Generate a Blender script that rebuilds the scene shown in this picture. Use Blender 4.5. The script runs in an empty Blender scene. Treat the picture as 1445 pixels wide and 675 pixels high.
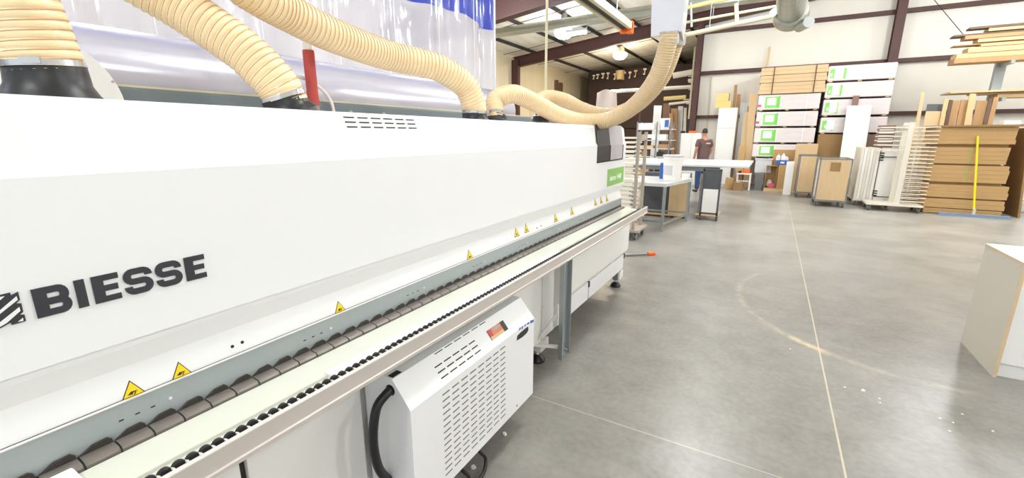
import bpy, bmesh, math, random
from mathutils import Vector, Matrix
random.seed(7)
S = bpy.context.scene
COL = S.collection

# ------------------------------------------------------------------ camera, world, exposure
CAM_H = 1.55
PITCH = math.radians(13.358); YAW = math.radians(30.23); FPX = 617.0
cd = bpy.data.cameras.new('camera'); cam = bpy.data.objects.new('camera', cd); COL.objects.link(cam)
cam.location = (0, 0, CAM_H); cam.rotation_euler = (math.pi/2 - PITCH, 0, YAW)
cd.sensor_width = 36; cd.lens = 36*FPX/1445; cd.clip_start = .02; cd.clip_end = 200
S.camera = cam
S.view_settings.view_transform = 'Standard'; S.view_settings.look = 'None'
S.view_settings.gamma = 1; S.view_settings.use_curve_mapping = False
S.view_settings.exposure = -0.06
W = bpy.data.worlds.new('world'); S.world = W; W.use_nodes = True
W.node_tree.nodes['Background'].inputs[0].default_value = (.9, .95, 1, 1)
W.node_tree.nodes['Background'].inputs[1].default_value = 1.2
LAMP_W = 100

# camera-measured points of the real place: a pixel of the photograph met with a real plane
_fw = Vector((-math.sin(YAW)*math.cos(PITCH), math.cos(YAW)*math.cos(PITCH), -math.sin(PITCH)))
_rt = Vector((math.cos(YAW), math.sin(YAW), 0)); _up = _rt.cross(_fw); _O = Vector((0, 0, CAM_H))
def ray(x, y): return _fw*FPX + _rt*(x-722.5) + _up*(337.5-y)
def atZ(x, y, Z=0): d = ray(x, y); return _O + d*((Z-CAM_H)/d.z)
def atX(x, y, X): d = ray(x, y); return _O + d*(X/d.x)
def atY(x, y, Y): d = ray(x, y); return _O + d*(Y/d.y)
def atD(x, y, D): return _O + ray(x, y).normalized()*D

# ------------------------------------------------------------------ materials
def lin(h):
    h = h.lstrip('#'); o = []
    for i in (0, 2, 4):
        c = int(h[i:i+2], 16)/255; o.append(c/12.92 if c <= .04045 else ((c+.055)/1.055)**2.4)
    return (*o, 1)
MATS = {}
def mat(name, col, rough=.5, metal=0, var=.08, scale=6, stretch=(1, 1, 1), bump=0, coat=0, emit=0, trans=0, alpha=1, sub=0):
    if name in MATS: return MATS[name]
    m = bpy.data.materials.new(name); m.use_nodes = True; nt = m.node_tree; b = nt.nodes['Principled BSDF']
    c = lin(col) if isinstance(col, str) else (*col, 1)
    tc = nt.nodes.new('ShaderNodeTexCoord'); mp = nt.nodes.new('ShaderNodeMapping'); nz = nt.nodes.new('ShaderNodeTexNoise')
    mp.inputs['Scale'].default_value = stretch
    nt.links.new(tc.outputs['Object'], mp.inputs[0]); nt.links.new(mp.outputs[0], nz.inputs['Vector'])
    nz.inputs['Scale'].default_value = scale; nz.inputs['Detail'].default_value = 4
    mx = nt.nodes.new('ShaderNodeMix'); mx.data_type = 'RGBA'
    mx.inputs[6].default_value = tuple(v*(1-var) for v in c[:3])+(1,)
    mx.inputs[7].default_value = tuple(min(1, v*(1+var)) for v in c[:3])+(1,)
    nt.links.new(nz.outputs['Fac'], mx.inputs[0]); nt.links.new(mx.outputs[2], b.inputs['Base Color'])
    b.inputs['Roughness'].default_value = rough; b.inputs['Metallic'].default_value = metal
    b.inputs['Coat Weight'].default_value = coat
    if emit:
        b.inputs['Emission Color'].default_value = c; b.inputs['Emission Strength'].default_value = emit
    if trans: b.inputs['Transmission Weight'].default_value = trans
    if alpha < 1: b.inputs['Alpha'].default_value = alpha
    if sub: b.inputs['Subsurface Weight'].default_value = sub; b.inputs['Subsurface Scale'].default_value = .02
    if bump:
        bp = nt.nodes.new('ShaderNodeBump'); bp.inputs['Strength'].default_value = bump; bp.inputs['Distance'].default_value = .004
        nt.links.new(nz.outputs['Fac'], bp.inputs['Height']); nt.links.new(bp.outputs[0], b.inputs['Normal'])
    MATS[name] = m; return m

WHITE = mat('machine_white_paint', '#efeff0', .38, var=.012, scale=3, bump=.02)
WHITE2 = mat('white_sheet_metal', '#eeece8', .42, var=.015, scale=3)
CREAM = mat('cream_table_surface', '#d9dacd', .3, var=.01, scale=2)
GREYBLUE = mat('grey_blue_steel', '#a3abad', .4, .35, var=.03, scale=4)
REARGREY = mat('grey_blue_housing', '#6f7a7e', .5, .1, var=.05, scale=3)
ALU = mat('anodised_beam', '#cfc6c0', .42, .25, var=.02, scale=2)
ALU2 = mat('aluminium_lip', '#e6e1dd', .35, .3, var=.02)
STEEL = mat('zinc_steel', '#a9b0b0', .35, .75, var=.06, scale=9)
CHROME = mat('hose_clamp_metal', '#c9c9c9', .18, .9, var=.05, scale=20)
BLACK = mat('black_rubber', '#1b1b1d', .4, var=.2, scale=14, bump=.1)
DARK = mat('dark_gap', '#2b2723', .8, var=.1)
SLOT = mat('slot_shadow_metal', '#7d776c', .7, var=.15, scale=30)
SLOTD = mat('dark_slot', '#37342f', .7, var=.2, scale=30)
PAD = mat('worn_track_pad', '#77706a', .45, .35, var=.35, scale=40, stretch=(1, .3, 1))
PADD = mat('track_pad_shoulder', '#3f3a35', .5, .2, var=.3, scale=30)
LOGO = mat('logo_charcoal', '#34353c', .3, var=.08, scale=60, coat=.3)
HOSE = mat('hose_tan_plastic', '#f1d9ab', .33, var=.05, scale=20, coat=.3, sub=.0)
WIRE = mat('hose_wire_rib', '#c99a70', .35, var=.1, scale=20, coat=.3)
GREEN = mat('green_sticker', '#8cc168', .35, var=.01)
YELLOW = mat('warning_yellow', '#f2d11c', .4, var=.03)
INK = mat('ink_black', '#26221c', .5, var=.1)
INKW = mat('ink_white', '#f7f8f2', .5, var=.02)
MAROON = mat('maroon_primer_steel', '#4f302d', .55, .1, var=.12, scale=3)
WALLW = mat('wall_insulation_white', '#e9e4da', .55, var=.05, scale=1.2, stretch=(1, 1, .2), bump=.15)
WALLY = mat('wall_insulation_cream', '#dccfb2', .6, var=.08, scale=1.5, stretch=(1, 2.5, .15), bump=.2)
KRAFT = mat('kraft_cardboard', '#bf9a67', .7, var=.06, scale=5, stretch=(.4, .4, 4))
KRAFT2 = mat('kraft_cardboard_dark', '#9b7a4e', .75, var=.1, scale=5)
PLY = mat('plywood_birch', '#d8bb90', .5, var=.1, scale=5, stretch=(5, 5, .6))
PINE = mat('pine_lumber', '#d8b988', .55, var=.12, scale=6, stretch=(.5, 4, 6))
OAK = mat('oak_lumber', '#b78f62', .6, var=.15, scale=6, stretch=(5, 5, .5))
WALNUT = mat('walnut_lumber', '#6d5442', .6, var=.2, scale=6, stretch=(.5, 4, 6))
BOARDK = mat('raw_board_tan', '#d9bb91', .65, var=.06, scale=5, stretch=(.3, .3, 10))
PACK = mat('wrapped_pack_white', '#e3d9d8', .3, var=.13, scale=5, stretch=(.7, 1, 3), bump=.4)
LIME = mat('pack_label_green', '#86d867', .5, var=.15, scale=22)
LABW = mat('label_white', '#f4f6ef', .5, var=.03)
MEL = mat('white_melamine', '#f4f2ee', .35, var=.01)
CREAMRACK = mat('rack_cream_paint', '#e6dfd0', .5, var=.04)
TINBOX = mat('cabinet_edge_wood', '#dcc29c', .6, var=.1)
CABSIDE = mat('cabinet_side_melamine', '#d2ccbd', .45, var=.01)
GREYF = mat('grey_felt_cart', '#55565a', .8, var=.1, scale=8)
GREYM = mat('grey_metal_frame', '#858585', .4, .5, var=.08)
LTGREY = mat('light_grey_top', '#cfd0d2', .35, .1, var=.04)
CASTER = mat('caster_grey', '#5c5f62', .5, .1, var=.1)
BLUE = mat('blue_plastic', '#2f63b8', .4, var=.06)
ORANGE = mat('orange_plastic', '#ee6a1e', .4, var=.06)
RED = mat('red_plastic', '#c9403e', .45, var=.12, scale=12)
REDTAPE = mat('red_tape_pipe', '#b9473f', .5, var=.2, scale=18, stretch=(3, 3, 1))
PINK = mat('pink_rag', '#de5a74', .7, var=.1)
BROOMY = mat('broom_yellow', '#e8dc1d', .35, var=.03)
BROOMB = mat('broom_bristle_blue', '#8393a8', .8, var=.25, scale=60)
PVC = mat('white_pipe', '#eeeae2', .35, var=.03)
PIPEC = mat('cream_conduit', '#d8cfae', .45, var=.05)
GALV = mat('galvanised_duct', '#b7b9ae', .32, .7, var=.1, scale=7)
SKIN = mat('skin', '#c08a70', .5, var=.05, scale=8)
SHIRT = mat('brown_tshirt', '#6e5450', .8, var=.08, scale=12)
JEANS = mat('blue_denim', '#2c4573', .8, var=.12, scale=30)
HAIR = mat('grey_hair', '#3f3a38', .8, var=.2, scale=60)
CLOTH = mat('white_cloth', '#dcd2d0', .8, var=.05, scale=5, bump=.3)
FOAM = mat('yellow_foam', '#e8cf8a', .8, var=.05)
BULB = mat('lamp_glow', (1, .97, .9), .5, var=0, emit=40)
BULBW = mat('lamp_glow_warm', (1, .85, .6), .5, var=0, emit=30)
TUBE = mat('tube_glow', (1, .96, .85), .5, var=0, emit=3)
LAVENDER = mat('lavender_glossy_cover', '#bebbc8', .22, .25, var=.08, scale=2, coat=.5)
CLAMPW = mat('cream_label', '#efe7d8', .5, var=.1)
PAPERG = mat('paper_print_grey', '#b9b3b6', .6, var=.15, scale=25)
BROWNP = mat('brown_slatted_panel', '#8d6f63', .7, var=.1, scale=6)

def vinyl(name, col, alpha, rough=.06):
    m = bpy.data.materials.new(name); m.use_nodes = True; nt = m.node_tree; nt.nodes.clear()
    out = nt.nodes.new('ShaderNodeOutputMaterial'); tr = nt.nodes.new('ShaderNodeBsdfTransparent')
    pr = nt.nodes.new('ShaderNodeBsdfPrincipled'); mx = nt.nodes.new('ShaderNodeMixShader')
    nz = nt.nodes.new('ShaderNodeTexNoise'); nz.inputs['Scale'].default_value = 5
    tc = nt.nodes.new('ShaderNodeTexCoord'); mp = nt.nodes.new('ShaderNodeMapping'); mp.inputs['Scale'].default_value = (1, 3, .35)
    nt.links.new(tc.outputs['Object'], mp.inputs[0]); nt.links.new(mp.outputs[0], nz.inputs['Vector'])
    bp = nt.nodes.new('ShaderNodeBump'); bp.inputs['Strength'].default_value = .35; bp.inputs['Distance'].default_value = .02
    nt.links.new(nz.outputs['Fac'], bp.inputs['Height']); nt.links.new(bp.outputs[0], pr.inputs['Normal'])
    pr.inputs['Base Color'].default_value = lin(col); pr.inputs['Roughness'].default_value = rough; pr.inputs['Coat Weight'].default_value = .6
    tr.inputs[0].default_value = (.97, .97, 1, 1)
    mx.inputs[0].default_value = alpha
    nt.links.new(tr.outputs[0], mx.inputs[1]); nt.links.new(pr.outputs[0], mx.inputs[2]); nt.links.new(mx.outputs[0], out.inputs[0])
    return m
VINYL = vinyl('clear_vinyl', '#dcdae2', .52)
VBLUE = vinyl('blue_vinyl', '#3f4fb5', .94, .15)
POLY = vinyl('milky_poly_sheet', '#e9ebee', .75, .2)
CLEARBIN = vinyl('milky_bin_plastic', '#e8e9ea', .8, .2)

def floor_material():
    m = bpy.data.materials.new('polished_concrete'); m.use_nodes = True; nt = m.node_tree; b = nt.nodes['Principled BSDF']
    N = nt.nodes.new; L = nt.links.new
    tc = N('ShaderNodeTexCoord'); sp = N('ShaderNodeSeparateXYZ'); L(tc.outputs['Object'], sp.inputs[0])
    def noise(sc, det=5, dist=0):
        n = N('ShaderNodeTexNoise'); n.inputs['Scale'].default_value = sc; n.inputs['Detail'].default_value = det
        n.inputs['Distortion'].default_value = dist; L(tc.outputs['Object'], n.inputs['Vector']); return n.outputs['Fac']
    def ramp(f, p0, c0, p1, c1):
        r = N('ShaderNodeValToRGB'); r.color_ramp.elements[0].position = p0; r.color_ramp.elements[0].color = c0
        r.color_ramp.elements[1].position = p1; r.color_ramp.elements[1].color = c1; L(f, r.inputs[0]); return r.outputs[0]
    def mix(f, a, bb):
        x = N('ShaderNodeMix'); x.data_type = 'RGBA'
        if isinstance(f, float): x.inputs[0].default_value = f
        else: L(f, x.inputs[0])
        for i, v in ((6, a), (7, bb)):
            if isinstance(v, tuple): x.inputs[i].default_value = v
            else: L(v, x.inputs[i])
        return x.outputs[2]
    def mth(op, a, bb=None, c=None):
        x = N('ShaderNodeMath'); x.operation = op
        for i, v in enumerate((a, bb, c)):
            if v is None: continue
            if isinstance(v, (int, float)): x.inputs[i].default_value = v
            else: L(v, x.inputs[i])
        return x.outputs[0]
    base = ramp(noise(.45, 5), .36, lin('#75726c'), .64, lin('#979590'))
    fine = ramp(noise(5, 12), .3, lin('#6f6a63'), .7, lin('#96928b'))
    c = mix(.5, base, fine)
    grain = ramp(noise(28, 6), .35, lin('#6b6660'), .65, lin('#9b9892'))
    c = mix(.22, c, grain)
    blot = ramp(noise(1.6, 6), .45, (0, 0, 0, 1), .8, (1, 1, 1, 1))
    c = mix(mth('MULTIPLY', blot, .4), c, lin('#a8a49c'))
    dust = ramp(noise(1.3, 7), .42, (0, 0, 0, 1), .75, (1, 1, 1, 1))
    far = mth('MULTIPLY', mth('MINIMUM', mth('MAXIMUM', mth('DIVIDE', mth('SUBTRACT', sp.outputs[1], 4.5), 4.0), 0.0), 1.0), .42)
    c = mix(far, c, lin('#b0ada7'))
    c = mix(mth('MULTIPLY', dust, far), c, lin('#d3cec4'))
    def line(axis, pos, w, stren=1.0):
        d = mth('ABSOLUTE', mth('SUBTRACT', sp.outputs[axis], pos))
        return mth('MULTIPLY', mth('LESS_THAN', d, w), stren)
    for ax, pos, w, st in ((0, .475, .0048, .8), (1, 2.117, .003, .55), (1, 5.1, .004, .25), (1, 9.0, .005, .25)):
        c = mix(line(ax, pos, w, st), c, lin('#cfc3a9'))
    # pale swung scrape on the floor: part of a circle
    dx = mth('SUBTRACT', sp.outputs[0], 1.15); dy = mth('SUBTRACT', sp.outputs[1], 4.9)
    r = mth('SQRT', mth('ADD', mth('MULTIPLY', dx, dx), mth('MULTIPLY', mth('MULTIPLY', dy, dy), .84)))
    ring = mth('MULTIPLY_ADD', mth('ABSOLUTE', mth('SUBTRACT', r, 1.28)), -22.0, 1.0)
    ring = mth('MAXIMUM', ring, 0.0)
    low = mth('LESS_THAN', sp.outputs[1], 5.6); left = mth('LESS_THAN', sp.outputs[0], 1.3)
    streak = ramp(noise(7, 4), .4, (.25, .25, .25, 1), .6, (1, 1, 1, 1))
    rg = mth('MULTIPLY', mth('MULTIPLY', ring, mth('MULTIPLY', low, left)), streak)
    c = mix(mth('MULTIPLY', rg, .45), c, lin('#bdb4a3'))
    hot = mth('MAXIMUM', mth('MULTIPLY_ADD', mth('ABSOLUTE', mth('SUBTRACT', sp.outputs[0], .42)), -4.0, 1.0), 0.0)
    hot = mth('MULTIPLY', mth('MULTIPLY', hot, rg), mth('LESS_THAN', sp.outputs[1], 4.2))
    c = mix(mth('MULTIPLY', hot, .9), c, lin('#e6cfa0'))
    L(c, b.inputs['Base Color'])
    rr = N('ShaderNodeMapRange'); L(noise(1.5, 4), rr.inputs[0]); rr.inputs[3].default_value = .24; rr.inputs[4].default_value = .42
    L(rr.outputs[0], b.inputs['Roughness'])
    b.inputs['Specular IOR Level'].default_value = .55
    bp = N('ShaderNodeBump'); bp.inputs['Strength'].default_value = .05; bp.inputs['Distance'].default_value = .01
    L(noise(14, 3), bp.inputs['Height']); L(bp.outputs[0], b.inputs['Normal'])
    return m

# ------------------------------------------------------------------ mesh helpers
class MB:
    def __init__(s): s.v = []; s.f = []; s.m = []
    def add(s, vs, fs, mi=0):
        o = len(s.v); s.v += [Vector(v) for v in vs]; s.f += [tuple(i+o for i in f) for f in fs]; s.m += [mi]*len(fs); return s
    def box(s, x0, x1, y0, y1, z0, z1, mi=0, bev=0):
        if x0 > x1: x0, x1 = x1, x0
        if y0 > y1: y0, y1 = y1, y0
        if z0 > z1: z0, z1 = z1, z0
        if bev:
            b = min(bev, (x1-x0)/2.2, (y1-y0)/2.2, (z1-z0)/2.2)
            bm = bmesh.new(); bmesh.ops.create_cube(bm, size=1)
            for v in bm.verts: v.co = Vector(((x0+x1)/2+v.co.x*(x1-x0), (y0+y1)/2+v.co.y*(y1-y0), (z0+z1)/2+v.co.z*(z1-z0)))
            bmesh.ops.bevel(bm, geom=bm.edges[:], offset=b, segments=2, affect='EDGES', profile=.6)
            bm.verts.index_update()
            s.add([v.co.copy() for v in bm.verts], [tuple(v.index for v in f.verts) for f in bm.faces], mi); bm.free(); return s
        return s.add([(x0, y0, z0), (x1, y0, z0), (x1, y1, z0), (x0, y1, z0), (x0, y0, z1), (x1, y0, z1), (x1, y1, z1), (x0, y1, z1)],
                     [(3, 2, 1, 0), (4, 5, 6, 7), (0, 1, 5, 4), (1, 2, 6, 5), (2, 3, 7, 6), (3, 0, 4, 7)], mi)
    def bar(s, p, q, w, t, upv=(0, 0, 1), mi=0):
        p = Vector(p); q = Vector(q); d = (q-p).normalized(); u = Vector(upv)
        if abs(d.dot(u)) > .98: u = Vector((0, 1, 0))
        a = d.cross(u).normalized(); b = a.cross(d).normalized()
        vs = [c+a*(i*w/2)+b*(j*t/2) for c in (p, q) for i, j in ((-1, -1), (1, -1), (1, 1), (-1, 1))]
        return s.add(vs, [(3, 2, 1, 0), (4, 5, 6, 7), (0, 1, 5, 4), (1, 2, 6, 5), (2, 3, 7, 6), (3, 0, 4, 7)], mi)
    def tube(s, pts, r, n=12, mi=0, caps=True, radii=None):
        pts = [Vector(p) for p in pts]; N = len(pts); o = len(s.v)
        T = [(pts[min(i+1, N-1)]-pts[max(i-1, 0)]).normalized() for i in range(N)]
        a = T[0].orthogonal().normalized()
        for i in range(N):
            a = (a-T[i]*a.dot(T[i])).normalized(); b = T[i].cross(a); rr = radii[i] if radii else r
            for k in range(n):
                th = 2*math.pi*k/n; s.v.append(pts[i]+(a*math.cos(th)+b*math.sin(th))*rr)
        for i in range(N-1):
            for k in range(n):
                s.f.append((o+i*n+k, o+i*n+(k+1) % n, o+(i+1)*n+(k+1) % n, o+(i+1)*n+k)); s.m.append(mi)
        if caps:
            s.f.append(tuple(o+k for k in range(n))[::-1]); s.m.append(mi)
            s.f.append(tuple(o+(N-1)*n+k for k in range(n))); s.m.append(mi)
        return s
    def cyl(s, p, q, r, n=16, mi=0): return s.tube([p, q], r, n, mi)
    def lathe(s, prof, cx, cy, n=24, mi=0, cap=True):
        o = len(s.v)
        for r, z in prof:
            for k in range(n):
                th = 2*math.pi*k/n; s.v.append(Vector((cx+r*math.cos(th), cy+r*math.sin(th), z)))
        M = len(prof)
        for i in range(M-1):
            for k in range(n):
                s.f.append((o+i*n+k, o+i*n+(k+1) % n, o+(i+1)*n+(k+1) % n, o+(i+1)*n+k)); s.m.append(mi)
        if cap:
            s.f.append(tuple(o+k for k in range(n))[::-1]); s.m.append(mi)
            s.f.append(tuple(o+(M-1)*n+k for k in range(n))); s.m.append(mi)
        return s
    def prism_y(s, prof, y0, y1, mi=0):      # closed (x,z) profile extruded along y
        n = len(prof); vs = [(x, y0, z) for x, z in prof]+[(x, y1, z) for x, z in prof]
        fs = [tuple(range(n)), tuple(range(2*n-1, n-1, -1))]+[(i, i+n, (i+1) % n+n, (i+1) % n) for i in range(n)]
        return s.add(vs, fs, mi)
    def prism_x(s, prof, x0, x1, mi=0):      # closed (y,z) profile extruded along x
        n = len(prof); vs = [(x0, y, z) for y, z in prof]+[(x1, y, z) for y, z in prof]
        fs = [tuple(range(n)), tuple(range(2*n-1, n-1, -1))]+[(i, i+n, (i+1) % n+n, (i+1) % n) for i in range(n)]
        return s.add(vs, fs, mi)
    def prism_z(s, prof, z0, z1, mi=0):
        n = len(prof); vs = [(x, y, z0) for x, y in prof]+[(x, y, z1) for x, y in prof]
        fs = [tuple(range(n)), tuple(range(2*n-1, n-1, -1))]+[(i, i+n, (i+1) % n+n, (i+1) % n) for i in range(n)]
        return s.add(vs, fs, mi)
OFF = {}
def base_of(mb):
    xs = [v.x for v in mb.v]; ys = [v.y for v in mb.v]; zs = [v.z for v in mb.v]
    return Vector(((min(xs)+max(xs))/2, (min(ys)+max(ys))/2, min(zs)))
def mk(name, mb, mats, off, smooth=False):
    me = bpy.data.meshes.new(name); me.from_pydata([v-off for v in mb.v], [], mb.f)
    if not isinstance(mats, (list, tuple)): mats = [mats]
    for m in mats: me.materials.append(m)
    for p, mi in zip(me.polygons, mb.m): p.material_index = mi
    bm = bmesh.new(); bm.from_mesh(me); bmesh.ops.recalc_face_normals(bm, faces=bm.faces); bm.to_mesh(me); bm.free()
    if smooth:
        for p in me.polygons: p.use_smooth = True
        try: me.set_sharp_from_angle(angle=math.radians(38))
        except Exception: pass
    o = bpy.data.objects.new(name, me); COL.objects.link(o); return o
def tag(o, label, cat, group=None, kind=None):
    o['label'] = label; o['category'] = cat
    if group: o['group'] = group
    if kind: o['kind'] = kind
    return o
def thing(name, label, cat, loc=(0, 0, 0), group=None):
    o = bpy.data.objects.new(name, None); COL.objects.link(o); o.location = loc; OFF[o] = Vector(loc); o.empty_display_size = .1
    return tag(o, label, cat, group)
HOODK = None
def hk(v): return _O+(Vector(v)-_O)*HOODK
def part(name, mb, m, parent, smooth=False, label=None):
    if HOODK: mb.v = [hk(v) for v in mb.v]
    off = OFF[parent]; o = mk(name, mb, m, off, smooth); o.parent = parent; OFF[o] = off
    if label: o['label'] = label
    return o
def solo(name, mb, m, label, cat, group=None, kind=None, smooth=False):
    off = base_of(mb); o = mk(name, mb, m, off, smooth); o.location = off; OFF[o] = off
    return tag(o, label, cat, group, kind)
def struct(name, mb, m, label, cat='structure', smooth=False):
    off = base_of(mb); o = mk(name, mb, m, off, smooth); o.location = off; OFF[o] = off
    return tag(o, label, cat, kind='structure')
def copy_tree(o, parent=None):
    c = o.copy(); COL.objects.link(c)
    if parent: c.parent = parent
    for ch in list(o.children): copy_tree(ch, c)
    return c
def spline(pts, n=12):
    P = [Vector(p) for p in pts]; P = [P[0]*2-P[1]]+P+[P[-1]*2-P[-2]]; out = []
    for i in range(1, len(P)-2):
        for k in range(n):
            t = k/n; a, b, c, d = P[i-1], P[i], P[i+1], P[i+2]
            out.append(.5*((2*b)+(c-a)*t+(2*a-5*b+4*c-d)*t*t+(3*b-3*c+d-a)*t**3))
    out.append(P[-2]); return out
def resample(pts, step):
    out = [pts[0].copy()]; acc = 0
    for a, b in zip(pts, pts[1:]):
        L = (b-a).length
        if L == 0: continue
        pos = step-acc
        while pos <= L: out.append(a.lerp(b, pos/L)); pos += step
        acc = (acc+L) % step
    return out
# ------------------------------------------------------------------ the building
WX = -9.33; WY = 16.3; FARY = 25.4; EAVE = 4.65; SL = .115
def roofz(x): return EAVE+SL*(x-WX)
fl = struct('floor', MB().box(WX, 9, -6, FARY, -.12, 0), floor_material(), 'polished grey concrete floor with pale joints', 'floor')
fl.data.transform(Matrix.Translation(fl.location)); fl.location = (0, 0, 0)
# roof deck
vs = [(WX, -6, roofz(WX)), (9, -6, roofz(9)), (9, FARY, roofz(9)), (WX, FARY, roofz(WX))]
def ceiling_material():
    m = bpy.data.materials.new('roof_insulation'); m.use_nodes = True; nt = m.node_tree; b = nt.nodes['Principled BSDF']
    N = nt.nodes.new; L = nt.links.new
    tc = N('ShaderNodeTexCoord'); nz = N('ShaderNodeTexNoise'); nz.inputs['Scale'].default_value = 1.3; nz.inputs['Detail'].default_value = 6
    mp = N('ShaderNodeMapping'); mp.inputs['Scale'].default_value = (3, .5, 1); L(tc.outputs['Object'], mp.inputs[0]); L(mp.outputs[0], nz.inputs['Vector'])
    r = N('ShaderNodeValToRGB'); r.color_ramp.elements[0].position = .3; r.color_ramp.elements[0].color = lin('#dedad0')
    r.color_ramp.elements[1].position = .7; r.color_ramp.elements[1].color = lin('#f6f3ea'); L(nz.outputs['Fac'], r.inputs[0])
    L(r.outputs[0], b.inputs['Base Color']); b.inputs['Roughness'].default_value = .6
    bp = N('ShaderNodeBump'); bp.inputs['Strength'].default_value = .4; bp.inputs['Distance'].default_value = .05
    L(nz.outputs['Fac'], bp.inputs['Height']); L(bp.outputs[0], b.inputs['Normal']); return m
struct('ceiling', MB().add(vs+[(x, y, z+.15) for x, y, z in vs], [(0, 1, 2, 3), (7, 6, 5, 4), (0, 4, 5, 1), (1, 5, 6, 2), (2, 6, 7, 3), (3, 7, 4, 0)]),
       ceiling_material(), 'sloping white insulated roof between dark purlins', 'ceiling')
tn = 0
def trim(mb, m, label):
    global tn; tn += 1
    return struct('trim_%d' % tn, mb, m, label, 'steel framing')
x = WX+.9
while x < 8.6:      # purlins along the building
    z = roofz(x)-.11
    trim(MB().box(x-.022, x+.022, -5.9, FARY-.1, z, z+.1), DARK, 'dark roof purlin running the length of the building'); x += 1.35
y = 6.5
while y < FARY:     # straps across
    trim(MB().bar((WX+.1, y, roofz(WX+.1)-.13), (8.9, y, roofz(8.9)-.13), .035, .012), MAROON, 'thin dark strap across the roof insulation'); y += 2.9
# left wall, far wall, main back wall
struct('wall_left', MB().box(WX-.15, WX, -6, FARY, 0, EAVE), WALLY, 'cream insulated side wall of the building', 'wall')
struct('wall_far', MB().prism_y([(WX, 0), (9, 0), (9, roofz(9)), (WX, EAVE)], FARY, FARY+.15), WALLY, 'cream wall closing the far bay', 'wall')
CX0 = atY(985, 120, WY).x
struct('wall_back', MB().prism_y([(CX0-.05, 0), (9, 0), (9, roofz(9)), (CX0-.05, roofz(CX0))], WY, WY+.15), WALLW, 'white insulated back wall behind the stacked packs', 'wall')
struct('wall_right', MB().box(9, 9.15, -6, FARY, 0, roofz(9)), WALLW, 'white side wall on the right', 'wall')
def ibeam(p, q, h, w, t=.02):   # web in the vertical plane
    mb = MB(); u = Vector((0, 0, 1))
    mb.bar(p, q, t, h); p = Vector(p); q = Vector(q)
    d = (q-p).normalized(); a = d.cross(u).normalized(); b = a.cross(d)
    mb.bar(p+b*(h/2), q+b*(h/2), w, t*1.4); mb.bar(p-b*(h/2), q-b*(h/2), w, t*1.4); return mb
for Y, h in ((WY-.25, .36), (FARY-.35, .36)):
    trim(ibeam((WX+.1, Y, EAVE-.12-h/2), (8.9, Y, roofz(8.9)-.12-h/2), h, .2), MAROON, 'maroon steel roof rafter')
trim(ibeam((WX+.1, 9.0, 4.05-.36+.25), (8.9, 9.0, roofz(8.9)-.55), .72, .24), MAROON, 'deep maroon steel rafter nearest the camera')
for Y in (WY-.25, FARY-.35):
    trim(MB().box(WX+.02, WX+.3, Y-.1, Y+.1, 0, EAVE-.2), MAROON, 'maroon steel column against the left wall')
def wallcol(px, py, w):
    X = atY(px, py, WY-.2).x
    trim(MB().box(X-w/2, X+w/2, WY-.36, WY-.34, 0, roofz(X)-.3).box(X-w/2, X+w/2, WY-.12, WY-.1, 0, roofz(X)-.3).box(X-.012, X+.012, WY-.34, WY-.12, 0, roofz(X)-.3), MAROON, 'maroon steel column on the back wall')
wallcol(983, 120, .17); wallcol(1266, 45, .2)
for py in (160, 86, 17):
    Z = atY(1262, py, WY-.1).z
    trim(MB().box(CX0, 8.95, WY-.16, WY-.002, Z-.05, Z+.05), MAROON, 'maroon horizontal girt across the back wall')
DBROWN = mat('dark_brown_partition', '#33201d', .7, var=.15, scale=3)
# brown mezzanine front in the far bay
p = atY(832, 95, 22); q = atY(985, 92, 22)
solo('storage_partition', MB().box(p.x, q.x+.8, 22, 22.1, .0, atY(900, 96, 22).z).box(p.x, q.x+.8, 21.9, 22.0, atY(900, 98, 22).z-.3, atY(900, 96, 22).z).box(p.x, q.x+.8, 21.92, 22, 1.9, 2.05),
     DBROWN, 'dark brown partition across the far bay hung with small clamps', 'partition')
for i, (px, py, w, h, m) in enumerate(((880, 107, .1, .35, CLAMPW), (889, 106, .06, .3, CLAMPW), (868, 108, .07, .28, CLAMPW), (858, 107, .06, .3, CLAMPW),
                         (851, 107, .08, .25, CLAMPW), (843.5, 108, .07, .22, CLAMPW), (838, 109, .06, .2, CLAMPW), (897, 104, .07, .32, PINE), (910, 101, .07, .28, CLAMPW))):
    c = atY(px, py, 21.8)
    solo('bar_clamp', MB().box(c.x-w*.25, c.x+w*.25, 21.78, 21.83, c.z-h/2, c.z+h/2).box(c.x-w, c.x+w, 21.76, 21.85, c.z+h*.25, c.z+h*.5).box(c.x-w*.8, c.x+w*.2, 21.76, 21.85, c.z-h*.5, c.z-h*.3),
         m, 'small pale clamp in the row hung on the dark partition', 'clamp', 'clamps hung along the dark partition')
c = atY(875, 106, 21.7)
solo('hanging_bucket', MB().lathe([(.16, c.z-.2), (.22, c.z+.2), (.2, c.z+.2), (.15, c.z-.17)], c.x, c.y, 16), PINE, 'small tan bucket hanging among the clamps', 'bucket', smooth=True)

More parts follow.
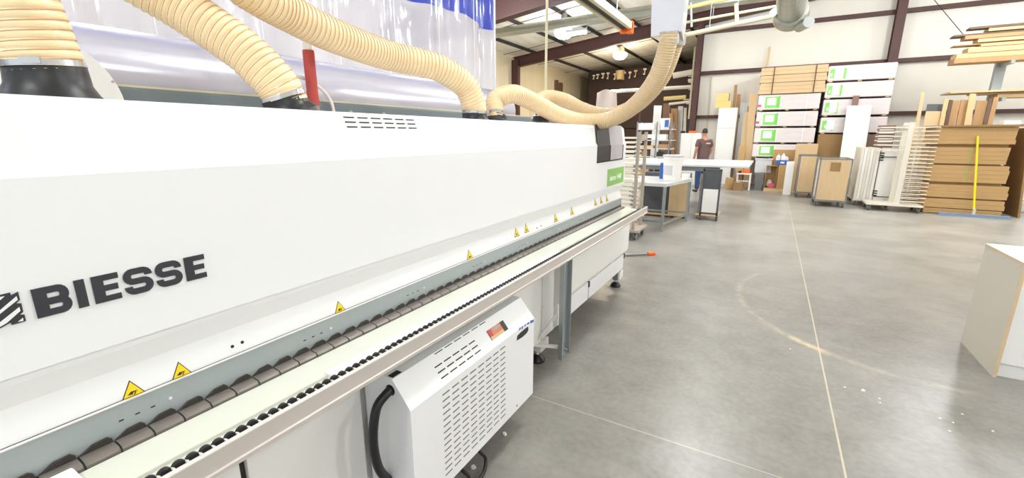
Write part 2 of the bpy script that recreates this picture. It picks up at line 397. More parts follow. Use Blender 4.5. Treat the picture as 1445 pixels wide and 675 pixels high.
# ------------------------------------------------------------------ lamps
def high_bay(x, y, z, m, label, power=LAMP_W, soft=False, col=(.885, .945, 1)):
    t = thing('high_bay_lamp', label, 'lamp', (x, y, z), 'high bay lamps under the roof')
    part('reflector', MB().lathe([(.06, z+.34), (.1, z+.3), (.15, z+.22), (.19, z+.1), (.2, z+.06), (.185, z+.08), (.14, z+.19), (.05, z+.28)], x, y, 24, cap=False), GALV, t, True)
    part('ballast', MB().lathe([(.03, z+.34), (.09, z+.35), (.09, z+.5), (.02, z+.52)], x, y, 16), GREYM, t, True)
    part('cord', MB().cyl((x, y, z+.5), (x, y, roofz(x)-.02), .008, 6), DARK, t)
    part('lens', MB().lathe([(.02, z-.2), (.16, z-.17), (.26, z-.08), (.28, z+.0), (.24, z+.06), (.19, z+.075)], x, y, 24), m, t, True)
    ld = bpy.data.lights.new('lamp_light', 'POINT'); ld.shadow_soft_size = .22; ld.energy = power; ld.color = col
    lo = bpy.data.objects.new('lamp_light', ld); COL.objects.link(lo); lo.location = (0, 0, -.42); lo.parent = t
    if soft:      # added disk light; point hung lower to keep hot spots off the roof
        ld.energy = power*.42; lo.location = (0, 0, -.95); l2 = bpy.data.lights.new('lamp_light', 'AREA'); l2.shape = 'DISK'; l2.size = .5; l2.energy = power*.55; l2.color = col
        o2 = bpy.data.objects.new('lamp_light', l2); COL.objects.link(o2); o2.location = (0, 0, -.25); o2.parent = t
    return t
high_bay(-5.68, 12.76, 4.5, BULB, 'white glowing high bay lamp hanging before the nearer rafter', LAMP_W*2.4, True)
c = atD(875, 77, 19.6)
high_bay(c.x, c.y, c.z, BULBW, 'warm glowing high bay lamp hanging in the far bay', LAMP_W*3.0, True, (1, .85, .62))
for x, y in ((-5.6, 7.2), (-5.6, 2.2), (-5.6, -2.8), (-.6, 8.2), (-.2, 3.2), (-.6, -2.8), (4.4, 8.6), (4.4, 3.2), (4.4, -2.8), (-.9, 11.6), (3.6, 11.6), (7, 12.0)):
    high_bay(x, y, 5.2 if x > -5 else 4.7, BULB, 'high bay lamp hanging over the shop floor', LAMP_W*(2.0 if y > 10 else 1.8), x < -5)
# ------------------------------------------------------------------ the edge banding machine
MY0, MY1 = -.9, 4.47
t = thing('edge_banding_machine', 'long white edge banding machine with a closed hood and charcoal lettering', 'machine', (-1.6, 1.8, 0)); MACH = t
XF = -1.275
# the hood was measured on the plane x = -1.275 and truly stands at x = -1.20: bring it nearer along the measured directions
HOODK = 1.20/1.275
hood = part('hood', MB().prism_y([(XF, 1.072), (XF, 1.468), (XF-.012, 1.482), (XF-.032, 1.612), (XF-.05, 1.63), (-2.06, 1.632), (-2.06, 1.074), (XF-.004, 1.0715)], MY0, MY1), WHITE, t)
# soft slots near the top of the hood
mb = MB()
for r in range(3):
    mb = MB()
    for c_ in range(6):
        y0 = 1.072+.062*c_+r*.004; z = 1.612-.0165*r
        xx = XF-.012-(z-1.482)/.13*.02
        mb.box(xx-.002, xx+.0012, y0, y0+.046, z-.0022, z+.0022)
    part('vent_slots', mb, SLOTD, hood)
# hood end cap and folded edge line
for y_ in (1.13, 1.29):
    part('screw', MB().lathe([(.006, 1.63), (.006, 1.6345), (.003, 1.637)], XF-.06, y_, 10), STEEL, hood)
# lettering: extended bold strokes on the hood face, Y is across, Z is up
def stroke(mb, pts, w, x0, x1, closed=False):
    P = [Vector((a, b)) for a, b in pts]; n = len(P); Lf = []; Rt = []
    for i in range(n):
        d0 = (P[i]-P[i-1]).normalized() if i or closed else None
        d1 = (P[(i+1) % n]-P[i]).normalized() if i < n-1 or closed else None
        if d0 is None: d0 = d1
        if d1 is None: d1 = d0
        if d0.length == 0: d0 = d1
        if d1.length == 0: d1 = d0
        m = (d0+d1).normalized(); nn = Vector((-m.y, m.x)); k = 1/max(.5, nn.dot(Vector((-d0.y, d0.x))))
        Lf.append(P[i]+nn*w/2*k); Rt.append(P[i]-nn*w/2*k)
    rng = range(n if closed else n-1)
    for i in rng:
        j = (i+1) % n
        q = [Lf[i], Lf[j], Rt[j], Rt[i]]
        mb.prism_x([(v.x, v.y) for v in q], x0, x1)
LZ0, LZ1 = 1.180, 1.243; LH = LZ1-LZ0
def arc(cx, cy, rx, ry, a0, a1, n=8): return [(cx+rx*math.cos(math.radians(a0+(a1-a0)*i/n)), cy+ry*math.sin(math.radians(a0+(a1-a0)*i/n))) for i in range(n+1)]
xa, xb = XF-.002, XF+.003
def letter_B(y0, y1):
    mb = MB(); w = .0165; hz = .0145; W_ = y1-y0
    mb.box(xa, xb, y0, y0+.021, LZ0, LZ1)
    top = [(y0+.01, LZ1-hz/2), (y1-.018, LZ1-hz/2)]+arc(y1-.018, LZ1-hz/2-.0125, .0095, .0125, 90, -90)[1:]+[(y0+.01, LZ1-hz/2-.025)]
    bot = [(y0+.01, LZ0+hz/2+.0235), (y1-.017, LZ0+hz/2+.0235)]+arc(y1-.017, LZ0+hz/2+.0118, .0100, .0118, 90, -90)[1:]+[(y0+.01, LZ0+hz/2)]
    stroke(mb, top, hz, xa, xb-.0002); stroke(mb, bot, hz, xa, xb-.0004); return mb
def letter_E(y0, y1):
    mb = MB(); hz = .0135; mb.box(xa, xb, y0, y0+.02, LZ0, LZ1)
    for z, yy in ((LZ0+hz/2, y1), ((LZ0+LZ1)/2, y1-.003), (LZ1-hz/2, y1)): mb.box(xa, xb-.0003, y0+.018, yy, z-hz/2, z+hz/2)
    return mb
def letter_S(y0, y1):
    mb = MB(); hz = .0145; r = .0115; c0 = y0+r+hz/2; c1 = y1-r-hz/2; m = (LZ0+LZ1)/2; rz = (LH-hz)/4; q = .0105
    ct = LZ1-hz/2-q; cb = LZ0+hz/2+q
    pts = [(c1+r, ct-.0025)]+arc(c1, ct, r, q, 0, 90, 6)+arc(c0, LZ1-hz/2-rz, r, rz, 90, 270)+arc(c1, LZ0+hz/2+rz, r, rz, 90, -90)+arc(c0, cb, r, q, -90, -180, 6)+[(c0-r, cb+.0025)]
    stroke(mb, pts, hz, xa, xb); return mb
for nm, mb in (('letter', letter_B(.234, .290)), ('letter', MB().box(xa, xb, .2985, .3155, LZ0, LZ1)), ('letter', letter_E(.3265, .374)),
               ('letter', letter_S(.382, .438)), ('letter', letter_S(.4445, .5005)), ('letter', letter_E(.5085, .556))):
    part(nm, mb, LOGO, hood, label='charcoal raised letter of the maker name on the hood')
# emblem left of the name: a charcoal block cut by slanting pale stripes
def emb(poly, xo0, xo1):
    P = [atX(x/6.75, 380+y/6.75, XF) for x, y in poly]; return MB().prism_x([(p.y, p.z) for p in P], XF+xo0, XF+xo1)
em = part('emblem', emb([(-170, 330), (-150, 285), (0, 243), (92, 222), (100, 250), (168, 213), (187, 290), (150, 325), (200, 325), (217, 405), (185, 432), (230, 432), (245, 492), (110, 530), (100, 505), (0, 562), (-120, 600)], -.002, .003), LOGO, hood, label='charcoal striped emblem before the maker name')
part('stripe', emb([(-150, 505), (-155, 550), (0, 420), (165, 290), (152, 255), (0, 385)], .003, .0036), WHITE, em)
part('stripe', emb([(-120, 590), (0, 545), (60, 510), (190, 395), (180, 358), (0, 500), (-110, 575)], .003, .0036), WHITE, em)
part('stripe', emb([(165, 500), (215, 460), (218, 490)], .003, .0036), WHITE, em)
part('stripe', emb([(-130, 370), (0, 290), (40, 255), (0, 262), (-140, 310)], .003, .0036), WHITE, em)
# green model sticker
part('sticker', MB().box(XF, XF+.0012, 3.92, 4.44, 1.086, 1.245), GREEN, hood, label='light green model sticker at the end of the hood')
def text_part(name, body, size, m, parent, origin, rot, off=0, sx=1, label=None, thick=.0006):
    c = bpy.data.curves.new(name, 'FONT'); c.body = body; c.size = size; c.offset = off; c.extrude = thick
    o = bpy.data.objects.new(name, c); COL.objects.link(o)
    me = bpy.data.meshes.new_from_object(o); bpy.data.objects.remove(o)
    me.transform(Matrix.Translation(Vector(origin)-OFF[parent]) @ rot @ Matrix.Diagonal((sx, 1, 1, 1)))
    if HOODK:
        for v in me.vertices: v.co = hk(v.co+OFF[parent])-OFF[parent]
    me.materials.clear(); me.materials.append(m); me.name = name
    o = bpy.data.objects.new(name, me); COL.objects.link(o); o.parent = parent; OFF[o] = OFF[parent]
    if label: o['label'] = label
    return o
ROTX = Matrix.Rotation(math.radians(90), 4, 'Z') @ Matrix.Rotation(math.radians(90), 4, 'X')    # text facing +X, reading along +Y
ROTY = Matrix.Rotation(math.radians(90), 4, 'X')                                                # text facing -Y, reading along +X
text_part('sticker_text', 'akron 1440', .07, INKW, hood, (XF+.0016, 4.0, 1.135), ROTX, .001, 1.1)
# clipped paper sleeve at the hood's end
mb = MB(); mb.box(XF-.002, XF+.004, 3.62, 3.96, 1.325, 1.46); mb.prism_y([(XF-.002, 1.46), (XF+.004, 1.46), (XF-.025, 1.64), (XF-.031, 1.64)], 3.62, 3.96)
sl = thing('document_sleeve', 'black and clear document sleeve hanging on the hood under the hose', 'sleeve', (XF, 4.0, 1.32))
part('backing', mb, BLACK, sl)
mb = MB(); mb.box(XF-.002, XF+.003, 3.96, 4.36, 1.325, 1.46); mb.prism_y([(XF-.002, 1.46), (XF+.003, 1.46), (XF-.026, 1.64), (XF-.031, 1.64)], 3.96, 4.36)
part('page', mb, PAPERG, sl, label='grey printed page in the sleeve')
mb = MB()
for a, b in ((3.955, 3.97), (4.35, 4.365)): mb.box(XF, XF+.006, a, b, 1.32, 1.46)
mb.box(XF, XF+.006, 3.62, 4.365, 1.318, 1.328)
part('border', mb, DARK, sl)
HOODK = None
# rear grey housing behind the hood top
part('rear_housing', MB().box(-2.3, -1.96, MY0, MY1+.25, 1.1, 1.714, bev=.01), REARGREY, t, label='grey blue rear housing higher than the hood')
part('rear_trim', MB().box(-2.3, -1.975, MY0, MY1+.25, 1.7145, 1.722), PIPEC, t)
# lower white panel between hood and rail
PXT = -1.229
def panx(z): return -1.2135+(PXT+1.2135)*max(0, min(1, (z-.955)/.074))
lp = part('front_panel', MB().prism_y([(-1.30, .87), (-1.2135, .87), (-1.2135, .955), (PXT, 1.031), (-1.209, 1.082), (-1.2075, 1.0905), (-1.2075, 1.099), (-1.30, 1.1)], MY0, 4.19), WHITE, t)
def fx(y, z, x=-1.305): return x
for px, py in ((327, 489), (341, 483), (757, 322), (763, 319)):
    c = atX(px, py, -1.2225); part('panel_hole', MB().cyl((c.x-.006, c.y, c.z), (panx(c.z)+.0012, c.y, c.z), .0045 if px < 400 else .005, 12), INK, lp)
def tilt(mb, off):      # lay a flat YZ mark on the sloping panel
    lo = min(v.x for v in mb.v); mb.v = [Vector((panx(v.z)+off+(v.x-lo), v.y, v.z)) for v in mb.v]; return mb
# warning triangles stand on the rail line
def triangle(y, z, s):
    o = mk('warning_sign', tilt(MB().prism_x([(y-s*.55, z), (y+s*.55, z), (y, z+s*.95)], 0, .0008), .0003), INK, OFF[lp]); o.parent = lp; OFF[o] = OFF[lp]
    o['label'] = 'yellow triangular hand hazard sign with black border'
    k = .84; g = s*.07
    y2 = MB().prism_x([(y-s*.55*k+.0, z+g), (y+s*.55*k, z+g), (y, z+g+s*.95*k)], 0, .0006); tilt(y2, .0013)
    o2 = mk('yellow_field', y2, YELLOW, OFF[lp]); o2.parent = lp; OFF[o2] = OFF[lp]
    # a hand between rollers
    m3 = MB(); m3.prism_x([(y-s*.26, z+s*.22), (y-s*.05, z+s*.17), (y+s*.02, z+s*.26), (y+s*.24, z+s*.31), (y+s*.02, z+s*.33), (y-s*.1, z+s*.34), (y-s*.16, z+s*.27)], 0, .0005)
    m3.prism_x([(y+s*.0, z+s*.12), (y+s*.05, z+s*.12), (y+s*.16, z+s*.27), (y+s*.1, z+s*.27)], 0, .0005)
    tilt(m3, .0021)
    o3 = mk('hand_symbol', m3, INK, OFF[lp]); o3.parent = lp; OFF[o3] = OFF[lp]
for px, py, s in ((190, 566, .042), (257, 534, .042), (480, 443, .042), (663, 366, .05), (730, 334, .055), (744, 328, .055), (785, 313, .06), (808, 303, .06), (841, 290, .06), (849, 287, .06), (857, 284, .06)):
    c = atX(px, py, -1.2165); triangle(c.y, max(c.z, .9585), s)
# guide rail
rail = part('guide_rail', MB().box(-1.2065, -1.2, MY0, 4.16, .882, .9615), GREYBLUE, t, label='grey blue steel guide rail')
part('rail_top', MB().box(-1.2065, -1.1985, MY0, 4.16, .9616, .9635), ALU2, rail)
part('rail_gap', MB().box(-1.2132, -1.2066, MY0, 4.16, .955, .9622), INK, rail)
for k in range(9):
    mb = MB(); ms = MB(); y0_ = .30+.46*k
    for j in range(3): mb.box(-1.2, -1.1993, y0_+.03*j, y0_+.03*j+.009, .9205, .9235)
    ms.cyl((-1.2, y0_+.10, .925), (-1.197, y0_+.10, .925), .0038, 10)
    part('rail_print', mb, DARK, rail); part('rail_screw', ms, ALU2, rail)
# feed track of worn pads under the rail
trk = part('feed_track', MB().box(-1.30, -1.165, MY0, 4.15, .855, .869), DARK, t, label='dark feed track under the guide rail')
def pad_mb(y):
    mb = MB(); L_ = .0575
    mb.prism_y([(-1.195, .869), (-1.158, .869), (-1.158, .8775), (-1.165, .8835), (-1.188, .886), (-1.195, .884)], y, y+L_)
    mb.prism_x([(y+.001, .8845), (y+.012, .890), (y+.024, .8975), (y+.05, .899), (y+L_-.001, .893), (y+L_, .8845)], -1.1997, -1.1935, 1)
    mb.box(-1.205, -1.1575, y+L_, y+.0605, .869, .8815, 2); return mb
pd = part('track_pad', pad_mb(.041), [PAD, PADD, INK], trk, True)
for k in range(1, 67):
    c = pd.copy(); COL.objects.link(c); c.location = (0, .0612*k, 0)
# cream table strip
part('work_surface', MB().box(-1.1565, -1.04, MY0, 4.14, .80, .872, bev=.003).box(-1.04, -1.022, MY0, 4.14, .80, .862), CREAM, t, label='pale cream working surface strip')
part('surface_cover', MB().box(-1.055, -1.008, .72, 2.33, .86, .8755, bev=.002), MEL, t)
# support beam with its row of rollers
bmn = MB().box(-.98, -.97, -.7, 4.26, .822, .8785, bev=.002).box(-1.006, -.98, -.7, 4.26, .822, .832)
bmn.prism_y([(-.97, .822), (-.965, .822), (-.965, .832), (-.97, .834)], -.7, 4.26)
beam = part('support_beam', bmn, ALU, t, label='pinkish anodised support beam along the front')
part('beam_lip', MB().box(-.983, -.969, -.7, 4.26, .8786, .8825, bev=.001), ALU2, beam)
part('roller_bed', MB().box(-1.019, -.984, -.7, 4.2, .835, .866), ALU2, beam)
part('beam_end_cap', MB().box(-1.02, -.968, 4.261, 4.27, .82, .883), GREYM, beam)
def wheel(y):
    mb = MB(); mb.lathe([(.0, 0), (.0, 0)], 0, 0, 3, cap=False) if False else None
    zc = .8725; R_ = .0135
    for (xo, w, r) in ((-1.001, .011, R_),):
        pts = [(xo-w/2, r*.8), (xo-w/2+.0015, r), (xo+w/2-.0015, r), (xo+w/2, r*.8)]
        o = len(mb.v); n = 14
        for (xx, rr) in pts:
            for k in range(n):
                a = 2*math.pi*k/n; mb.v.append(Vector((xx, y+rr*math.cos(a), zc+rr*math.sin(a))))
        for i in range(3):
            for k in range(n): mb.f.append((o+i*n+k, o+i*n+(k+1) % n, o+(i+1)*n+(k+1) % n, o+(i+1)*n+k)); mb.m.append(0)
        mb.f.append(tuple(o+k for k in range(n))); mb.m.append(0); mb.f.append(tuple(o+3*n+k for k in range(n))); mb.m.append(0)
    mb.box(-1.0, -.986, y+.011, y+.016, .866, .879, 1)
    return mb
w0 = part('roller', wheel(.196), [BLACK, ALU2], beam, True)
for k in range(1, 100):
    c = w0.copy(); COL.objects.link(c); c.location = (0, .0258*k, 0)
mb = MB()
for k in range(100, 152): 
    w = wheel(.196+.0258*k); mb.add(w.v, w.f); mb.m[-len(w.m):] = w.m
r2 = part('far_rollers', mb, [BLACK, ALU2], beam, True); r2['kind'] = 'stuff'
# body below
body = part('lower_body', MB().box(-1.9, -1.235, MY0, 4.4, .165, .84), WHITE2, t)
# upper swelling panel right of the bracket and bright lower flap
part('side_panel', MB().prism_y([(-1.235, .835), (-1.175, .835), (-1.175, .40), (-1.19, .372), (-1.235, .36)], 2.70, 4.42), WHITE2, t)
fl_ = MB()
for a, b in ((2.72, 3.33), (3.36, 4.36)):
    fl_.prism_y([(-1.235, .355), (-1.2, .35), (-1.2, .2), (-1.235, .17)], a, b)
part('lower_flap', fl_, WHITE, t)
mb = MB()
for y_ in (3.345, 4.375): mb.box(-1.24, -1.195, y_-.014, y_+.014, .305, .352)
part('latch', mb, INK, t)
# panels left of the bracket
pm = MB(); pm.box(-1.235, -1.195, 2.02, 2.44, .20, .84, bev=.004).box(-1.235, -1.20, 2.462, 2.64, .20, .84, bev=.004)
part('access_panel', pm, WHITE2, t)
part('side_panel', MB().box(-1.235, -1.20, .545, .955, .12, .82, bev=.004), WHITE2, t)
part('side_panel', MB().box(-1.235, -1.20, -.6, .525, .12, .82, bev=.004), WHITE2, t)
part('panel_gap', MB().box(-1.236, -1.215, .526, .544, .12, .79), INK, t)
part('rivet', MB().cyl((-1.2, .585, .665), (-1.195, .585, .665), .007, 12), STEEL, t)
for y_ in (2.43, 2.475): part('bolt', MB().cyl((-1.195, y_, .72), (-1.188, y_, .72), .009, 10), STEEL, t)
# feet
for y_ in (.1, 1.3, 2.52, 4.33):
    ft = part('foot', MB().cyl((-1.26, y_, .045), (-1.26, y_, .18), .014, 10).box(-1.32, -1.205, y_-.06, y_+.06, .10, .17), WHITE2 if y_ > 2 else GREYM, t)
    part('foot_pad', MB().lathe([(.052, 0), (.055, .012), (.045, .03), (.02, .05)], -1.26, y_, 20), BLACK, ft, True)
part('foot_bracket', MB().bar((-1.25, 4.30, .30), (-1.25, 4.42, .12), .05, .02).box(-1.27, -1.22, 4.25, 4.41, .09, .17), STEEL, t)
# steel bracket holding the beam
bk = MB(); bk.box(-1.075, -1.068, 2.46, 2.575, .09, .83).box(-1.075, -1.045, 2.575, 2.583, .09, .83).box(-1.075, -1.045, 2.452, 2.46, .09, .83).box(-1.08, -1.01, 2.45, 2.585, .80, .822)
br = part('beam_bracket', bk, STEEL, t, label='zinc steel channel holding up the beam')
part('bolt', MB().cyl((-1.068, 2.545, .125), (-1.05, 2.545, .125), .009, 10), STEEL, br)
part('brace', MB().bar((-1.07, 2.50, .16), (-1.235, 2.36, .2), .03, .015).bar((-1.2, 2.40, .22), (-1.09, 2.46, .42), .02, .012).bar((-1.22, 2.33, .22), (-1.2, 2.45, .45), .02, .012), ALU2, br)
# dust outlet collars on the hood top, each bent towards its hose
COLL = [((-1.6, .42), (-1.6, .42, 1.70), .082), ((-1.6, 1.07), (-1.606, 1.058, 1.672), .082), ((-1.6, 2.29), (-1.6, 2.288, 1.672), .078), ((-1.6, 2.53), (-1.6, 2.545, 1.668), .066), ((-1.6, 3.2), (-1.6, 3.2, 1.68), .066)]
for (cx_, cy2), q3, r in COLL:
    p3 = Vector((cx_, cy2, 1.627)); q3 = Vector(q3); dz = (q3-p3)
    part('hose_collar', MB().tube([p3, p3+Vector((0, 0, .006)), p3+dz*.35, p3+dz*.65, q3, q3+dz*.3], r, 28, radii=[r*1.32, r*1.28, r*1.12, r*.99, r*.965, r*.94]), BLACK, t, True, 'black rubber outlet collar on the hood top')
# power cabinet under the beam
PX0, PX1 = -1.235, -.975
pb = thing('electrical_cabinet', 'white slotted electrical cabinet hanging below the beam with a sticker', 'cabinet', (-1.1, 1.44, 0))
cab = part('cabinet_body', MB().prism_y([(-1.199, .177), (PX1, .177), (PX1, .620), (-1.055, .718), (-1.199, .718)], .976, 1.90), WHITE, pb)
mb = MB()
for k in range(14):
    z = .586-.0277*k
    mb = MB()
    for j in range(8): mb.box(PX1-.002, PX1+.0009, 1.147+.0598*j, 1.147+.0598*j+.043, z-.003, z+.003)
    part('vent_slots', mb, SLOT, cab)
cn = Vector((.718-.620, 0, .08)).normalized()      # outward normal of the sloping face
def slope(y, u):  # u 0 bottom .. 1 top of the sloping face
    return Vector((PX1-.08*u, y, .620+.098*u))
def slope_hit(px, py):
    d = ray(px, py); A = Vector((PX1, 0, .620)); h = _O + d*((A-_O).dot(cn)/d.dot(cn)); return h if h.z > .62 else atX(px, py, PX1)
def quad(mb, P, th=.001, mi=0):
    n = (P[1]-P[0]).cross(P[2]-P[0]).normalized()
    if n.dot(cn) < 0: n = -n
    vs = [p-n*.002 for p in P]+[p+n*th for p in P]; k = len(P)
    mb.add(vs, [tuple(range(k)), tuple(range(2*k-1, k-1, -1))]+[(i, i+k, (i+1) % k+k, (i+1) % k) for i in range(k)], mi)
mb = MB()
for r, u in enumerate((.60, .41, .22)):
    mb = MB()
    for j in range(5):
        y0_ = 1.165+.056*j; quad(mb, [slope(y0_, u-.02), slope(y0_+.043, u-.02), slope(y0_+.043, u+.02), slope(y0_, u+.02)])
    part('upper_vent_slots', mb, SLOTD, cab)
mb = MB()
for j in range(6):
    y0_ = 1.20+.062*j; quad(mb, [slope(y0_, .93), slope(y0_+.047, .93), slope(y0_+.047, .96), slope(y0_, .96)])
part('upper_vent_slots', mb, SLOTD, cab)
# framed window with an orange device in it
P = [slope_hit(*q) for q in ((686, 468), (710, 453), (712, 468.5), (688.5, 484))]
y0_, y1_ = P[0].y, P[1].y; u0 = (min(p.z for p in P)-.620)/.098; u1 = (max(p.z for p in P)-.620)/.098
def sq(ya, yb, ua, ub, th, m, name, par):
    mb = MB(); quad(mb, [slope(ya, ua), slope(yb, ua), slope(yb, ub), slope(ya, ub)], th); return part(name, mb, m, par)
wn = sq(y0_, y1_, u0, u1, .0008, INK, 'display_window', cab)
dy, du = y1_-y0_, u1-u0
sq(y0_+dy*.02, y0_+dy*.76, u0+du*.34, u0+du*.98, .0014, ORANGE, 'orange_device', wn)
sq(y0_+dy*.02, y0_+dy*.2, u0+du*.34, u0+du*.95, .0018, RED, 'red_button', wn)
sq(y0_+dy*.3, y0_+dy*.68, u0+du*.6, u0+du*.93, .0018, GREYM, 'device_screen', wn)
sq(y0_+dy*.02, y0_+dy*.76, u0+du*.0, u0+du*.33, .0014, PINE, 'device_base', wn)
# hand hole and blue sticker
mb = MB()
hh = [slope_hit(*q) for q in ((729, 481), (730, 474), (735, 469), (741, 464), (745, 461), (745.5, 466), (743, 470.5), (737, 476))]
quad(mb, hh, .001); part('hand_hole', mb, INK, cab)
mb = MB(); quad(mb, [slope_hit(*q) for q in ((731.5, 469), (731, 463), (754, 449), (754.5, 456), (746, 459.5), (741, 463))], .0008); part('sticker', mb, LABW, cab, label='white and blue printed sticker above the hand hole')
mb = MB()
for a in ((732, 467, 735, 461.5), (736, 465.5, 738, 459.5), (740, 462, 742, 457), (743.5, 459, 747, 454.5), (748, 457, 753, 451)):
    quad(mb, [slope_hit(a[0], a[1]), slope_hit(a[2]-.3, a[1]-2.2), slope_hit(a[2], a[3]), slope_hit(a[0]+.2, a[3]+1.8)], .0013)
part('sticker_print', mb, BLUE, cab)
part('screw', MB().cyl((PX1-.002, 1.72, .205), (PX1+.003, 1.72, .205), .006, 10), STEEL, cab)
# holes for the cable at the left end, and the oval on top
mb = MB(); o_ = []
mb.cyl((-1.066, .9765, .673), (-1.066, .9745, .673), .021, 18)
part('cable_grommet', mb, BLACK, cab, True)
part('top_opening', MB().box(-1.085, -1.06, .985, 1.03, .7175, .7195, bev=.001), INK, cab)
solo_c = MB().tube(spline([(-1.066, .985, .673), (-1.066, .955, .668), (-1.075, .915, .63), (-1.08, .895, .52), (-1.085, .91, .40), (-1.10, .96, .30), (-1.11, 1.02, .22), (-1.13, 1.10, .05), (-1.15, 1.3, .018)], 8), .0165, 14)
solo('power_cable', solo_c, BLACK, 'thick black cable curving out of the electrical cabinet side', 'cable', smooth=True)
for i, (a, b) in enumerate((((650, 640), (662, 675)), ((675, 636), (686, 675)))):
    p_ = atX(a[0], a[1], -1.02); q_ = atX(b[0], b[1], -1.0)
    solo('floor_cable', MB().tube(spline([(p_.x-.05, p_.y-.02, .21), (p_.x, p_.y, .12), (q_.x, q_.y, .05), (q_.x+.01, q_.y-.09, .01), (q_.x-.1, q_.y-.3, .01)], 6), .0085, 10), BLACK,
         ('left' if i == 0 else 'right')+' one of two black cables dropping from under the electrical cabinet', 'cable', smooth=True)
# small white bracket at the lower left corner of the picture
wb = thing('stop_bracket', 'small white block with a bolt on the working surface at lower left', 'block', (-1.1, .1, .87))
c = atZ(112, 668, .886)
part('block', MB().box(c.x-.05, c.x+.02, c.y-.06, c.y+.0, .8725, .884, bev=.003), MEL, wb)
part('bolt', MB().cyl((c.x+.0, c.y-.03, .884), (c.x+.0, c.y-.03, .8875), .006, 10), PLY, wb)

# ------------------------------------------------------------------ hoses
def hose(label, pts, r, pitch, upto=None):
    base = Vector(pts[0]); t = thing('dust_hose', label, 'hose', base, 'ribbed tan dust hoses on the machine')
    path = resample(spline(pts, 16), pitch/6)
    cut = int(.085/(pitch/6))
    N = len(path); n = 28; radii = []
    for i in range(N):
        ph = (i % 6)/6; b = math.sin(math.pi*ph); radii.append(r*(.955+.055*b))
    part('hose_wall', MB().tube(path, r, n, radii=radii, caps=False), HOSE, t, True)
    # wire rib: a helix riding in the valleys
    T = [(path[min(i+1, N-1)]-path[max(i-1, 0)]).normalized() for i in range(N)]
    a = T[0].orthogonal().normalized(); hp = []; K = 4
    for i in range(N-1):
        a = (a-T[i]*a.dot(T[i])).normalized()
        for k in range(K):
            f = i+k/K; th = 2*math.pi*f/6; p = path[i].lerp(path[i+1], k/K); b = T[i].cross(a)
            hp.append(p+(a*math.cos(th)+b*math.sin(th))*r*1.0)
    part('wire_rib', MB().tube(hp, pitch*.06, 5), WIRE, t, True)
    # metal band with a screw housing
    i0 = max(3, int(.028/(pitch/6))); i1 = i0+max(2, int(.017/(pitch/6)))
    part('hose_clamp', MB().tube([path[i0], path[i1]], r*1.045, 28, caps=False).tube([path[i0], path[i1]], r*1.03, 28, caps=False), CHROME, t, True, 'metal band around the hose end')
    c = (path[i0]+path[i1])/2; s = Vector((.8, -.45, 0)).normalized()*r*1.05
    ax = (path[i1]-path[i0]).normalized()
    part('clamp_screw', MB().bar(c+s-ax.cross(s).normalized()*.018, c+s+ax.cross(s).normalized()*.018, .014, .014, ax), CHROME, t)
    return t
X6 = lambda x, y, X=-1.6: tuple(atX(x, y, X))
h1 = [(-1.6, .42, 1.69), X6(56, 75, -1.6), X6(42, 40, -1.6), X6(26, 4, -1.6), X6(8, -30, -1.6), X6(-20, -80, -1.6)]
hose('leftmost tan hose, rising straight from the machine top at the far left', h1, .077, .0215)
h2 = [(-1.603, 1.066, 1.662), tuple(atD(394, 124, 1.93)), tuple(atD(376, 103, 1.94)), tuple(atD(340, 69, 1.97)), tuple(atD(285, 30, 2.02)), tuple(atD(238, 0, 2.06)), tuple(atD(180, -35, 2.08)), tuple(atD(120, -80, 2.1))]
hose('second tan hose, slanting up to the left behind the red taped pipe', h2, .077, .0225)
h3 = [(-1.6, 2.29, 1.65), tuple(atD(668, 147, 2.8)), tuple(atD(655, 120, 2.78)), tuple(atD(625, 99, 2.72)), tuple(atD(590, 88, 2.66)), tuple(atD(550, 79, 2.58)), tuple(atD(503, 63, 2.42)), tuple(atD(450, 41, 2.27)), tuple(atD(405, 17, 2.18)), tuple(atD(370, -3, 2.1)), tuple(atD(330, -30, 2.05)), tuple(atD(270, -80, 2.0))]
hose('long tan hose arching up to the left from the middle pair of outlets', h3, .074, .0225)
h4 = [(-1.6, 2.53, 1.65), tuple(atD(698, 144, 3.06)), tuple(atD(711, 135, 3.1)), tuple(atD(727, 133, 3.15)), tuple(atD(746, 141, 3.25)), tuple(atD(765, 151, 3.35)), tuple(atD(790, 163.5, 3.5)), tuple(atD(820, 171, 3.68)), tuple(atD(855, 170, 3.72)), tuple(atD(883, 158, 3.7)), tuple(atD(906, 138, 3.62)), tuple(atD(925, 112, 3.55)), tuple(atD(936, 85, 3.5)), tuple(atD(943, 58, 3.48)), tuple(atD(945, 46, 3.48))]
hose('tan hose sagging to the right over the hood end from the middle pair', h4, .062, .017)
h5 = [(-1.6, 3.2, 1.65), tuple(atD(758, 157, 3.68)), tuple(atD(760, 145, 3.75)), tuple(atD(773, 138, 3.85)), tuple(atD(796, 142, 3.92)), tuple(atD(822, 155, 4.0)), tuple(atD(856, 163, 4.0)), tuple(atD(890, 153, 3.9)), tuple(atD(915, 133, 3.8)), tuple(atD(934, 108, 3.72)), tuple(atD(945, 82, 3.66)), tuple(atD(952, 60, 3.64)), tuple(atD(955, 48, 3.62))]
hose('farthest tan hose, lying behind the sagging one', h5, .062, .017)
